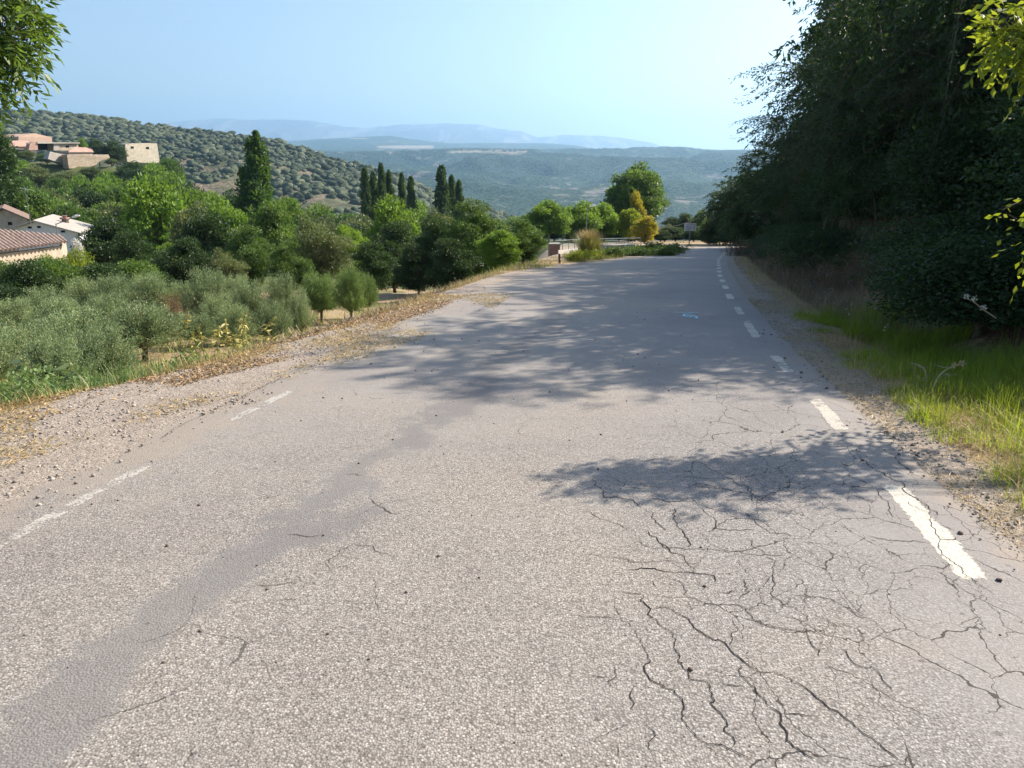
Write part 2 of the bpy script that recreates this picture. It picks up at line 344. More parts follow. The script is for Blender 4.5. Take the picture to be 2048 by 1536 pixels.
def groundmat():
    s = NT('ground_soil'); n1 = s.noise(1.1, 6, .65); n2 = s.noise(9, 6, .7); n3 = s.noise(60, 4, .7)
    v = s.vor(45); sep = s.n('ShaderNodeSeparateColor'); s.l(v.outputs['Color'], sep.inputs[0])
    gravel = s.mix(.6, s.ramp(sep.outputs[0], [(0, (.20, .17, .145)), (.6, (.33, .285, .24)), (1, (.52, .46, .40))]), s.ramp(n2.outputs[0], [(.3, (.27, .228, .19)), (.7, (.40, .345, .285))]))
    soil = s.ramp(n2.outputs[0], [(.25, (.17, .105, .065)), (.55, (.33, .235, .145)), (.8, (.46, .36, .22))])
    straw = s.ramp(n3.outputs[0], [(.3, (.24, .18, .09)), (.7, (.50, .41, .23))])
    grn = s.ramp(n2.outputs[0], [(.3, (.045, .065, .022)), (.7, (.13, .15, .055))])
    col = s.mix(s.mr(n1.outputs[0], .35, .65), soil, straw)
    def blend(a, name, b, amt=.5):
        return s.mix(s.mr(s.math('ADD', s.attr(name), s.mr(n2.outputs[0], .3, .7, -amt / 2, amt / 2, False)), .35, .65), a, b)
    col = blend(col, 'green', grn); col = blend(col, 'gravel', gravel)
    bank = s.ramp(n2.outputs[0], [(.25, (.075, .040, .028)), (.7, (.17, .095, .065))])
    col = blend(col, 'bank', bank)
    darkp = s.mr(s.math('ADD', s.attr('dark_verge'), s.mr(n2.outputs[0], .3, .7, -.3, .3, False)), .4, .6); col = s.mix(darkp, col, (.06, .042, .03))  # dark brown soil along part of the left verge
    h = s.math('ADD', s.math('MULTIPLY', n2.outputs[0], 2), s.math('MULTIPLY', v.outputs['Distance'], -.5)); h = s.math('ADD', h, n3.outputs[0])
    return s.done(col, .92, s.bump(h, .8, .02), .15)
M['ground'] = groundmat()

# ------------------------------------------------------------------ ground, road, markings
def build_ground():
    a = np.concatenate([np.arange(-7, 14, .14), np.arange(14, 30, .35), np.arange(30, 80, 1.0), np.arange(80, 430.1, 4.0)])
    # columns: fan, dense around the road
    kk = np.concatenate([np.arange(-1.6, -.7, .02), np.arange(-.7, .75, .0055), np.arange(.75, 2.2, .03)])
    Yg, K = np.meshgrid(a, kk, indexing='ij'); Xg = K * (Yg + 13) + .12 * Yg
    Z = Hf(Xg, Yg)
    onroad = ss(.0, .25, Xg - XL(Yg)) * ss(0, .25, XR(Yg) + .3 - Xg) * (Yg < 63)
    Z = Z - .035 * onroad
    e = Xg - XR(Yg) - .35; left = XV(Yg) - Xg
    nz = fbm(Xg * .9, Yg * .9)
    gravel = (1 - ss(-.1, .35, left + (nz - .5) * .8)) * (1 - ss(.15, .7, e + (nz - .5) * .6)) * (Yg < 62)
    drv = ((Yg > 30) & (Yg < 75) & (left < 9) & (left > -2)) * .55
    gravel = np.maximum(gravel, drv)
    green = ss(.55, 1.1, e) * .45 * (1 - ss(2.2, 3.5, e)) + ss(.9, 2.5, left) * (.30 + (fbm(Xg * .35, Yg * .35) - .5) * 1.1) + ss(40, 70, Yg) * ss(2, 8, left) * .7
    bank = ss(1.5, 2.2, e) * .9 * (1 - ss(8.6, 10.0, Yg))
    green = np.maximum(green, ss(1.8, 2.4, e) * ss(8.6, 10, Yg) * .8)
    dkv = ss(.35, .75, left) * (1 - ss(1.0, 1.5, left)) * ss(8.5, 9.5, Yg) * (1 - ss(13.5, 15.5, Yg))  # darker soil strip just left of the verge line
    me = npmesh('ground', np.stack([Xg, Yg, Z], -1).reshape(-1, 3), grid_faces(*Xg.shape),
                {'gravel': ('POINT', gravel), 'green': ('POINT', green), 'bank': ('POINT', bank), 'dark_verge': ('POINT', dkv)}, True)
    tag(link('ground', me, M['ground']), kind='structure')
build_ground()
def build_road():
    ys = np.concatenate([np.arange(-6, 30, .12), np.arange(30, 61.5, .25)]); t = np.concatenate([np.linspace(0, .06, 4), np.linspace(.1, .9, 17), np.linspace(.94, 1, 4)])
    le = XL(ys) + (fbm(ys * 1.5, ys * 0 + 3) - .5) * .35; re = XR(ys) + .36 + (fbm(ys * 1.7, ys * 0 + 9) - .5) * .16 + (fbm(ys * 7, ys * 0 + 2) - .5) * .08
    Yg, T = np.meshgrid(ys, t, indexing='ij'); X = le[:, None] * (1 - T) + re[:, None] * T
    Z = ZR(Yg) + .006 + .012 * ss(0, .05, T) * ss(1, .95, T)
    dl = X - le[:, None]; dr = re[:, None] - X
    edge = np.maximum(1 - dl / 1.0, (1 - dr / .32)).clip(0, 1)
    me = npmesh('road', np.stack([X, Yg, Z], -1).reshape(-1, 3), grid_faces(*X.shape), {'edge': ('POINT', edge)}, True)
    return tag(link('road', me, M['asphalt']), kind='structure')
road = build_road()
def strip(name, fx, y0, y1, wd, mat, dz=.0193, taper=0):
    n = max(6, int((y1 - y0) / .08)); ys = np.linspace(y0, y1, n); t = np.linspace(0, 1, 5); Yg, T = np.meshgrid(ys, t, indexing='ij')
    X = fx(Yg) + (T - .5) * wd; q = (Yg - y0) / (y1 - y0)
    edge = np.maximum(np.abs(T - .5) * 2 > .9, np.minimum(q, 1 - q) * (y1 - y0) < .04).astype(float) * .6 + taper * (np.abs(q - .5) * 2) ** 3
    me = npmesh(name, np.stack([X, Yg, ZR(Yg) + dz], -1).reshape(-1, 3), grid_faces(*X.shape), {'edge': ('POINT', edge)}, True)
    return link(name, me, mat, road)
dashes = [(.9, 2.0, 0), (2.94, 4.16, 0), (5.15, 6.15, 1), (7.0, 8.0, 1), (9.0, 10.4, 1), (10.95, 12.0, 1)] + [(13.0 + 2.0 * i, 14.0 + 2.0 * i, 0) for i in range(18)]
for y0, y1, wn in dashes: strip('edge_line', lambda y: XR(y) + .02, y0, y1, .17, M['wornpaint'] if wn else M['paint'])
LLX = smoothtab([(0, -2.95), (3.3, -2.41), (5.35, -2.08), (7.4, -1.65), (9, -1.35), (14, -.35)], 0, 14, .5)
for y0, y1 in ((1.2, 2.2), (3.15, 4.6), (5.25, 6.65), (7.3, 8.4)): strip('edge_line', LLX, y0, y1, .14, M['faint'], taper=.4)
# blue sprayed mark in the shade
def gpx(u, v):                               # ground point of the road under a picture point
    Y = 5.0
    for _ in range(60): Y = .5 * Y + .5 * min(60, (float(ZR(Y)) - CAMZ) / es(v))
    return xat(u, Y, float(ZR(Y))), Y
CR = []
def cz(ox, oy, sc, txt):
    for ln in txt.split('|'):
        p = [tuple(float(c) for c in q.split(',')) for q in ln.split()]; CR.append([(ox + a / sc, oy + b / sc) for a, b in p])
cz(1100, 1086, 3.413, '440,440 480,550 530,620 590,680 600,740 640,800 660,880 690,950 720,1000 800,1050 880,1110 930,1190 960,1280 1040,1360 1080,1420 1200,1410 1240,1440 1300,1490 1380,1510|640,380 680,490 720,540 780,610 850,690 870,780 900,860 940,930 960,980 1060,1000 1090,1080 1110,1160 1180,1240 1210,1340 1240,1430|430,360 560,365 640,385|700,480 850,490 930,530 1000,590 1040,660 1120,690 1210,720 1250,780 1300,840 1400,880 1470,920 1600,940 1700,1010 1800,1090 1900,1160 2048,1280 2230,1400 2400,1540|1250,540 1270,620 1245,700 1250,760|1300,840 1295,940 1340,1000 1430,1090 1520,1170 1550,1260 1580,1360 1660,1410 1730,1460 1800,1536|720,385 880,400 1000,410 1100,435 1260,445 1310,460 1330,500 1440,560 1530,620 1600,632 1740,628 1770,680 1800,760 1850,815|1300,260 1350,300 1345,370 1295,430|1480,105 1510,150 1530,200 1530,370 1600,450 1680,470 1770,520 1730,570 1745,628|500,210 700,210 860,230 1000,230 1080,250 1150,310|840,260 920,340 940,400|590,10 700,60 900,60 1000,65 1200,80 1300,90 1330,110 1480,105 1620,110|240,100 450,140 700,150 900,160 1050,155|740,20 880,110 920,150 1000,220|1640,380 1760,400 1850,395 1950,430 2048,480 2200,560|1780,520 1900,570 2048,610|1690,860 1730,930|640,1260 690,1330 710,1420 730,1500|430,860 445,920 420,960 440,1030|460,1400 465,1500|580,1000 580,1120 575,1200|150,510 400,545 480,560|240,930 390,940|950,430 970,490|1100,355 1300,355|1140,990 1320,1005|1570,1200 1700,1205 1800,1210|1970,740 2040,820 2200,900 2350,1050|300,1120 360,1200|700,280 720,330')
cz(1100, 750, 3.413, '1040,930 1110,1000 1130,1070 1230,1080 1400,1080|1310,960 1420,1050 1500,1095 1680,1130|630,930 710,960 740,1050 800,1090|850,930 870,1040 920,1130 940,1200|1320,1140 1400,1200 1480,1255|250,950 400,1030 560,1080|660,1080 760,1180 820,1220|740,680 850,710 1150,730|1030,620 1150,690 1280,755 1350,790 1390,890|660,860 820,880 1000,880|280,730 340,790 370,850 560,870 630,930|940,760 1000,780 1200,800|590,740 660,780 870,800')
cz(1600, 750, 3.413, '430,590 480,650 600,710 710,770 730,820 830,880 940,985|520,800 600,920 640,1000|730,880 760,910 860,960 900,1090 940,1150 920,1180 980,1250 1100,1340 1170,1430 1260,1490 1320,1530|330,790 510,795|450,1120 600,1145 750,1160 900,1180|940,1150 1080,1130|980,1400 1080,1500')
cz(0, 700, 2.56, '1580,1120 1700,1125 1790,1140|1640,850 1640,880 1600,910|1280,1280 1340,1310|650,1360 660,1460|1470,960 1560,970 1660,970|1810,1010 1900,1030 2040,1080|1570,1280 1600,1350 1640,1365|1760,650 1870,660|1350,1160 1440,1165|820,470 900,410 1040,345 1150,290 1300,220 1400,170 1560,90|1680,1120 1750,1050 1820,1010|1900,780 1960,830 2040,860|1240,1380 1240,1330 1300,1300')
cz(0, 1100, 3.413, '630,1040 730,1060 800,1090 920,1110 1020,1140|990,830 1100,835 1260,840|860,430 870,580|1140,1440 1300,1450 1420,1450|1490,1440 1650,1435 1780,1430 1850,1480|1550,1270 1500,1400|1080,1130 1110,1190 1260,1190 1400,1205|1700,250 1705,350 1800,390|1450,900 1470,940|1750,270 2040,265|1870,360 2040,360|1760,960 1780,1080 1850,1200 1880,1290')
def cracks():
    rng = np.random.RandomState(17); V = []; F = []; n0 = 0
    for pl in CR:
        if max(p[0] for p in pl) < 640 and min(p[1] for p in pl) > 1290: continue
        if max(p[0] for p in pl) < 700 and max(p[0] for p in pl) - min(p[0] for p in pl) < 42: continue
        P = np.array([gpx(*p) for p in pl]); d = np.r_[0, np.cumsum(np.linalg.norm(np.diff(P, axis=0), axis=1))]; n = max(4, int(d[-1] / .012)); t = np.linspace(0, d[-1], n)
        X = np.interp(t, d, P[:, 0]); Y = np.interp(t, d, P[:, 1]); j = (fbm(t * 18, t * 0 + rng.rand() * 99, 5) - .5) * .07; k = (fbm(t * 18, t * 0 + rng.rand() * 99, 5) - .5) * .07
        e = np.minimum(1, np.minimum(t, d[-1] - t) / .04 + .05); X = X + j * e; Y = Y + k * e; T = np.stack([np.gradient(X), np.gradient(Y)], 1); T /= np.linalg.norm(T, axis=1)[:, None] + 1e-9; N = np.stack([-T[:, 1], T[:, 0]], 1)
        w = (.0014 + .0018 * np.clip(fbm(t * 9, t * 0 + rng.rand() * 99, 4) - .32, 0, 1) * 2.0) * (.7 + .45 * rng.rand()) * e; Z = ZR(Y) + .0206
        V.append(np.stack([X + N[:, 0] * w, Y + N[:, 1] * w, Z], 1)); V.append(np.stack([X - N[:, 0] * w, Y - N[:, 1] * w, Z], 1)); i = np.arange(n - 1); F.append(np.stack([n0 + i, n0 + i + 1, n0 + n + i + 1, n0 + n + i], 1)); n0 += 2 * n
    o = link('cracks', npmesh('cracks', np.concatenate(V), np.concatenate(F)), M['crack'], road); tag(o, kind='stuff')
M['crack'] = plain('crack_dark', (.035, .028, .024), .95, .1)  # near-black brown of the crack ribbons
cracks()
def spray():
    pts = [(-.30, .22), (-.05, .02), (-.28, -.08), (-.40, .1), (-.22, .30), (-.02, .22), (.10, .05), (.02, -.18), (-.12, -.15)]
    pts2 = [(-.55, .55), (.0, .42), (.25, .5), (.55, .52)]; V = []; F = []
    y0 = 10.75; x0 = xat(1388, y0, float(ZR(y0)))
    for pl in (pts, pts2):
        for (ax, ay), (bx, by) in zip(pl[:-1], pl[1:]):
            a = np.array([ax * .33, ay * .9]); b = np.array([bx * .33, by * .9]); d = b - a; n = np.array([-d[1], d[0]]) / np.linalg.norm(d) * .016
            i = len(V)
            for p in (a - n, b - n, b + n, a + n): V.append((x0 + p[0], y0 + p[1], float(ZR(y0 + p[1])) + .022 + .0006 * (i % 5)))
            F.append((i, i + 1, i + 2, i + 3))
    me = npmesh('painted_mark', V, F, {'edge': ('POINT', np.zeros(len(V)))}); link('painted_mark', me, M['sprayblue'], road)
spray()

# ------------------------------------------------------------------ far land
def landmat(name, a, b, c, sc, bscale, bdist, brk=(.45, .6), streak=False):
    s = NT(name); n1 = s.noise(sc, 6, .7); n2 = s.noise(sc * 9, 4, .75); n3 = s.noise(sc * .12, 4, .6)
    col = s.mix(s.mr(n2.outputs[0], .42, .58), a, b)
    if streak:
        n4 = s.noise(1, 5, .6, vec=s.pos((.004, .0005, .0009))); col = s.mix(s.mr(n4.outputs[0], .5, .62), col, c)
    else: col = s.mix(s.math('MULTIPLY', s.mr(s.math('ADD', n1.outputs[0], s.mr(n3.outputs[0], .3, .7, -.12, .12, False)), *brk), .9), col, c)
    col = s.mix(s.math('MULTIPLY', s.attr('field'), .8), col, (.42, .36, .28))
    return s.done(col, .95, s.bump(s.math('ADD', n2.outputs[0], n1.outputs[0]), 1.0, bdist), .1)
def fan(name, sil, Db, zb, Dr, mat, amp, ns, power=1.25, cols=420, rows=150, crest=.0, fields=(), k0=None, k1=None, drop=.35):
    kk = np.array([kuv(u, v) for u, v in sil]); ee = np.array([es(v) for u, v in sil])
    k0 = kk[0] if k0 is None else k0; k1 = kk[-1] if k1 is None else k1
    K = np.linspace(k0, k1, cols); E = np.interp(K, kk, ee)
    D = Dr(K) if callable(Dr) else np.full(cols, float(Dr)); t = np.linspace(0, 1.25, rows)
    T, KK = np.meshgrid(t, K, indexing='ij'); DD = D[None, :]; Y = Db + (DD - Db) * T; X = KK * Y
    zt = CAMZ + DD * E[None, :]; f = np.where(T <= 1, np.clip(T, 0, 1) ** power, 1 - (T - 1) * 4 * drop)
    Z = zb + (zt - zb) * f
    rid = 1 - np.abs(fbm(X / ns, Y / ns, 5) * 2 - 1) * 2
    Z = Z + (rid - .3) * amp * np.clip(T, 0, 1) * np.clip(1.02 - T, 0, 1) * 4 * (T < 1.02) + (fbm(X / ns * 9, Y / ns * 9, 3) - .5) * crest * ss(.5, 1, T)
    fld = np.zeros_like(Z)
    for (ua, ub, va, vb) in fields:
        el = (Z - CAMZ) / Y
        nz_ = (fbm(X / 90, Y / 90, 3) - .5)
        fld = np.maximum(fld, ((KK + nz_ * .006 > kuv(ua, va)) & (KK + nz_ * .006 < kuv(ub, vb)) & (el < es(va)) & (el > es(vb))) * 1.0)
    me = npmesh(name, np.stack([X, Y, Z], -1).reshape(-1, 3), grid_faces(*X.shape), {'field': ('POINT', fld)}, True)
    o = tag(link(name, me, mat), kind='structure'); return X, Y, Z, T
M['mount'] = landmat('mountain_rock', (.11, .12, .12), (.19, .19, .18), (.30, .285, .265), .004, 1, 25, streak=True)
M['plateau'] = landmat('plateau_scrub', (.012, .032, .024), (.065, .105, .065), (.26, .24, .20), .014, 1, 12, (.56, .68))
M['hillsoil'] = landmat('hill_soil', (.10, .09, .055), (.24, .19, .14), (.075, .09, .045), .05, 1, .8, (.44, .56))
fan('mountains', [(-400, 290), (200, 258), (300, 247), (360, 243), (440, 237), (500, 240), (560, 239), (620, 241), (690, 254), (730, 257), (800, 249), (900, 246), (960, 250), (1000, 258), (1040, 262), (1075, 276), (1130, 270), (1210, 273), (1250, 277), (1300, 285), (1345, 299), (1500, 330)], 7600, -20, 12000, M['mount'], 110, 1100, 1.1, 420, 120, 14)
fan('far_plateau', [(-400, 300), (480, 292), (560, 284), (600, 280), (680, 276), (780, 271), (830, 279), (900, 287), (1000, 286), (1100, 287), (1160, 292), (1215, 303), (1300, 318), (1500, 330)], 4300, 60, 7000, M['plateau'], 18, 900, 1.0, 500, 110, 6,
    fields=[(755, 865, 291, 297), (755, 800, 299, 303), (930, 985, 301, 304), (1010, 1060, 299, 301), (700, 735, 276, 278)])
fan('plateau', [(-600, 310), (300, 310), (700, 306), (900, 301), (1000, 302), (1180, 303), (1260, 301), (1340, 299), (1400, 302), (1500, 303), (1800, 300), (2600, 300)], 900, -130, lambda k: 4600 + 0 * k, M['plateau'], 85, 560, .92, 700, 260, 8,
    fields=[(900, 1050, 302, 305), (780, 850, 304, 306)])
hill_sil = [(-700, 170), (0, 222), (60, 222), (150, 234), (230, 243), (290, 252), (320, 255), (390, 262), (470, 271), (520, 279), (600, 296), (650, 313), (720, 330), (790, 350), (860, 383), (900, 398), (960, 416), (1020, 436), (1080, 458), (1140, 480)]
HD = lambda k: 820 - 260 * ss(-.6, .1, k)
HX, HY, HZ, HT = fan('scrub_hill', hill_sil, 330, -48, HD, M['hillsoil'], 9, 130, .95, 360, 200, 0)
vf = MB(); vf.add([(-14000, -200, -170), (14000, -200, -170), (14000, 13000, -170), (-14000, 13000, -170)], [(0, 1, 2, 3)]); tag(vf.build('valley_ground', M['plateau']), kind='structure')
def ico(sub):
    import bmesh
    bm = bmesh.new(); bmesh.ops.create_icosphere(bm, subdivisions=sub, radius=1); V = np.array([v.co[:] for v in bm.verts]); F = np.array([[v.index for v in f.verts] for f in bm.faces]); bm.free(); return V, F
def blobs(name, P, S, mat, seed, sub=2, rough=.28, kind='stuff', label=None, cat=None, squash=.75):
    rng = np.random.RandomState(seed); V0, F0 = ico(sub); vs = []
    for i in range(8):
        v = V0 * (1 + rng.normal(size=(len(V0), 1)) * rough); vs.append(v)
    vs = np.array(vs); n = len(P); pick = rng.randint(0, 8, n); ang = rng.rand(n) * 6.28; v = vs[pick]
    c, s_ = np.cos(ang)[:, None], np.sin(ang)[:, None]; x = v[..., 0] * c - v[..., 1] * s_; y = v[..., 0] * s_ + v[..., 1] * c
    W = np.stack([x, y, v[..., 2] * squash], -1) * np.asarray(S)[:, None, None] + np.asarray(P)[:, None, :]
    F = (F0[None] + (np.arange(n) * len(V0))[:, None, None]).reshape(-1, 3)
    me = npmesh(name, W.reshape(-1, 3), F, {'tint': ('FACE', np.repeat(rng.rand(n), len(F0)))})
    o = link(name, me, mat); tag(o, label, cat, None, kind); return o
def scrub():
    rng = np.random.RandomState(3); n = 46000
    ti = rng.rand(n) ** .8; ki = rng.rand(n); ri = (ti * 159 / 1.0).clip(0, 158); ci = (ki * 358)
    r0 = ri.astype(int); c0 = ci.astype(int); fr = ri - r0; fc = ci - c0
    def smp(A): return (A[r0, c0] * (1 - fr) + A[r0 + 1, c0] * fr) * (1 - fc) + (A[r0, c0 + 1] * (1 - fr) + A[r0 + 1, c0 + 1] * fr) * fc
    X, Y, Z = smp(HX), smp(HY), smp(HZ)
    d = .53 + (fbm(X / 30 + 11.7, Y / 44 + 58.2, 4) - .5) * .85; keep = (rng.rand(n) < np.maximum(.55 * ss(.55, .8, ti), 1) * ss(.40, .56, d + .10 * ss(-.45, -.75, X / Y) + .20 * ss(.45, .85, ti) - .03)) & (X / Y > -.85) & (rng.rand(n) < np.clip(Y / 760, .3, 1))
    for (u, v, r) in ((585, 352, 16), (490, 378, 12), (690, 352, 9), (640, 393, 12)):
        pass
    X, Y, Z = X[keep], Y[keep], Z[keep]; S = (.6 + 3.0 * rng.rand(len(X)) ** 2.6) * (Y / 560) ** .3 * (.7 + .6 * fbm(X / 60, Y / 60, 3))
    blobs('hillside_scrub', np.stack([X, Y, Z + S * .35], 1), S, M['scrub'], 5, 2, .20, 'stuff', 'dark grey green holm oak scrub covering the stony hillside', 'scrub')
def scrubmat():
    s = NT('scrub_leaf'); n = s.noise(1.4, 5, .75); t = s.attr('tint')
    f = s.math('ADD', s.math('MULTIPLY', n.outputs[0], .6), s.math('MULTIPLY', t, .4))
    return s.done(s.ramp(f, [(.25, (.028, .038, .024)), (.5, (.070, .088, .052)), (.8, (.15, .17, .11))]), .9, s.bump(n.outputs[0], 1, .5), .1)
M['scrub'] = scrubmat()
scrub()

# ------------------------------------------------------------------ plants: prototypes
PROTO = {}
def plant_root(name): return empty(name, (0, 0, -500))
def broadleaf(name, seed, h, wd, mat, n=9000, L=.22, W=.12, low=.12, clumps=58, csize=.135, bark='bark', trunk_r=None, up=.1, inner=.5, flat=.62, lean=0):
    """a broadleaf tree: tapered trunk, limbs to clumps, leaf faces through every clump"""
    rng = np.random.RandomState(seed); R = wd / 2; z0 = h * low; H2 = (h - z0) / 2; zc = z0 + H2
    d = unit(rng.normal(size=(clumps, 3))); r = (inner + (1 - inner) * rng.rand(clumps) ** .6) * (.80 + .36 * rng.rand(clumps))
    cc = d * r[:, None]; pinch = 1 - .28 * np.clip(cc[:, 2], 0, 1)
    cr = csize * wd * (.65 + .7 * rng.rand(clumps))
    Pc = np.stack([cc[:, 0] * pinch * (R - cr * .7) + lean * (cc[:, 2] + 1) * .5, cc[:, 1] * pinch * (R - cr * .7), zc + cc[:, 2] * (H2 - cr * .6)], 1)
    wts = cr ** 2; ci = rng.choice(clumps, n, p=wts / wts.sum())
    q = unit(rng.normal(size=(n, 3))); q[:, 2] = np.where(q[:, 2] < -.3, q[:, 2] * .6, q[:, 2]); rr = (.25 + .85 * rng.rand(n) ** .5)
    P = Pc[ci] + q * (cr[ci] * rr)[:, None] * np.array([1, 1, flat]); P += rng.normal(size=(n, 3)) * .008 * wd
    A = q * .7 + rng.normal(size=(n, 3)) * .7 + np.array([0, 0, up - .15]); nrm = q * .25 + rng.normal(size=(n, 3)) * .45 + np.array([0, 0, .55])
    keep = P[:, 2] > .08 * h * min(1, low * 6); P, A, nrm, ci = P[keep], A[keep], nrm[keep], ci[keep]
    V, F = leaves(rng, P, A, L * (.7 + .6 * rng.rand(len(P))), W * (.7 + .6 * rng.rand(len(P))), .15, nrm)
    tint = np.clip(rng.rand(len(P)) * .55 + rng.rand(clumps)[ci] * .45, 0, 1)
    root = plant_root(name); crown = link('crown', npmesh(name + '_crown', V, F, {'tint': ('FACE', tint)}), mat, root)
    tr = trunk_r or h * .022; top = np.array([lean * .3, 0, z0 + H2 * .9]); paths = []
    ts = np.linspace(0, 1, 7); tp = top[None] * ts[:, None]; tp[:, :2] += np.cumsum(rng.normal(size=(7, 2)) * h * .008, 0); paths.append((tp - np.array([0, 0, .25]) * (ts[:, None] == 0), tr * (1.25 - ts * .9)))
    for i in rng.permutation(clumps)[:min(clumps, 18)]:
        s0 = .3 + .6 * rng.rand(); a = np.array([np.interp(s0, ts, tp[:, j]) for j in range(3)]); b = Pc[i]; m = (a + b) / 2 + np.array([0, 0, -.05 * h]) + rng.normal(size=3) * .03 * h
        u = np.linspace(0, 1, 5)[:, None]; paths.append(((1 - u) ** 2 * a + 2 * u * (1 - u) * m + u ** 2 * b, tr * (.42 - .34 * u[:, 0])))
    Vt, Ft = tubes(paths, 6); link('trunk', npmesh(name + '_trunk', Vt, Ft, None, True), M[bark], root)
    root['h'] = h; root['w'] = wd; return root
def columnar(name, seed, h, wd, mat, n=9000, L=.3, W=.16, belly=.38, wisp=1.0):
    rng = np.random.RandomState(seed); k = 130; zc = rng.rand(k); prof = lambda z: np.clip(np.minimum(z / belly * .6 + .4, ((1 - z) / (1 - belly)) ** .5), .03, 1)
    ang = rng.rand(k) * 6.28; cr = (.10 + .17 * rng.rand(k)) * wd; cr = cr * np.clip(prof(zc) * 1.3, .12, 1); rad = prof(zc) * wd * .5 - cr * .5; rad = np.clip(rad, 0, None) * (.35 + .8 * rng.rand(k))
    Pc = np.stack([np.cos(ang) * rad, np.sin(ang) * rad, (.06 + .93 * zc) * h], 1); ci = rng.randint(0, k, n); q = unit(rng.normal(size=(n, 3)))
    P = Pc[ci] + q * cr[ci][:, None] * np.array([1, 1, 2.3 * wisp]) * (.3 + .8 * rng.rand(n))[:, None]; P[:, 2] = np.clip(P[:, 2], .02 * h, None)
    A = q * np.array([.6, .6, .2]) + np.array([0, 0, .6]) + rng.normal(size=(n, 3)) * .6
    V, F = leaves(rng, P, A, L * (.7 + .6 * rng.rand(n)), W * (.7 + .6 * rng.rand(n)), .15, q)
    root = plant_root(name); link('crown', npmesh(name + '_crown', V, F, {'tint': ('FACE', rng.rand(n) * .6 + rng.rand(k)[ci] * .4)}), mat, root)
    Vt, Ft = tubes([(np.array([[0, 0, -.3], [0, 0, h * .5], [0, 0, h * .9]]), np.array([wd * .06, wd * .04, wd * .01]))], 6); link('trunk', npmesh(name + '_trunk', Vt, Ft, None, True), M['bark'], root)
    root['h'] = h; root['w'] = wd; return root
def olive(name, seed, h, wd, mat, shoots=170, per=80, trunk=.35, L=.055, W=.016):
    rng = np.random.RandomState(seed); root = plant_root(name); th = h * trunk; paths = []
    tp = np.array([[0, 0, -.2], [.02, 0, th * .5], [0, .02, th]]); paths.append((tp, np.array([.075, .055, .05]) * h / 1.5))
    P = []; A = []; tn = []
    for i in range(shoots):
        a = rng.rand() * 6.28; el = rng.rand() ** .8; r0 = wd * .5 * (.15 + .85 * rng.rand() ** .5) * (.55 + .45 * sin(pi * min(1, el + .15)))
        base = np.array([0, 0, th * (.75 + .3 * rng.rand())]); mid = np.array([cos(a) * r0 * .65, sin(a) * r0 * .65, th * .9 + (h - th) * el * .45]); end = np.array([cos(a) * r0 * 1.05, sin(a) * r0 * 1.05, th * .75 + (h - th * .75) * (el * .8 + .15 * rng.rand() + .05)])
        u = np.linspace(0, 1, 6)[:, None]; c = (1 - u) ** 2 * base + 2 * u * (1 - u) * mid + u ** 2 * end
        if i % 3 == 0: paths.append((c, .012 * (1.3 - u[:, 0]) * h / 1.5))
        uu = (.3 + .72 * rng.rand(per) ** .8)[:, None]; p = (1 - uu) ** 2 * base + 2 * uu * (1 - uu) * mid + uu ** 2 * end; dd = unit(end - mid)
        P.append(p + rng.normal(size=(per, 3)) * .028 * wd); A.append(dd * .9 + rng.normal(size=(per, 3)) * .6 + np.array([0, 0, .35])); tn.append(np.clip(rng.rand(per) * .6 + rng.rand() * .4, 0, 1))
    P = np.concatenate(P); A = np.concatenate(A); n = len(P); V, F = leaves(rng, P, A, L * (.7 + .6 * rng.rand(n)), W * (.8 + .5 * rng.rand(n)), .1)
    link('crown', npmesh(name + '_crown', V, F, {'tint': ('FACE', np.concatenate(tn))}), mat, root)
    Vt, Ft = tubes(paths, 5); link('trunk', npmesh(name + '_trunk', Vt, Ft, None, True), M['bark'], root); root['h'] = h; root['w'] = wd; return root
def blades(rng, P, hgt, wid, lean=.5, seg=3, dirs=None):
    n = len(P); a = rng.rand(n) * 6.28; D = np.stack([np.cos(a), np.sin(a), np.zeros(n)], 1) if dirs is None else unit(dirs); S = np.stack([-D[:, 1], D[:, 0], np.zeros(n)], 1)
    hgt = np.broadcast_to(hgt, (n,)); wid = np.broadcast_to(wid, (n,)); ln = (rng.rand(n) * lean); V = []
    for j in range(seg + 1):
        t = j / seg; c = P + D * (ln * hgt * t ** 1.8)[:, None]; c = c + np.array([0, 0, 1.]) * (hgt * (t - .35 * ln * t * t))[:, None]; wv = (wid * (1 - t) ** .7 * .5 + .0004)[:, None]
        V += [c - S * wv, c + S * wv]
    V = np.stack(V, 1).reshape(-1, 3); k = 2 * (seg + 1); F = []
    for j in range(seg): F.append(np.stack([np.arange(n) * k + 2 * j + q for q in (0, 1, 3, 2)], 1))
    return V, np.stack(F, 1).reshape(-1, 4)
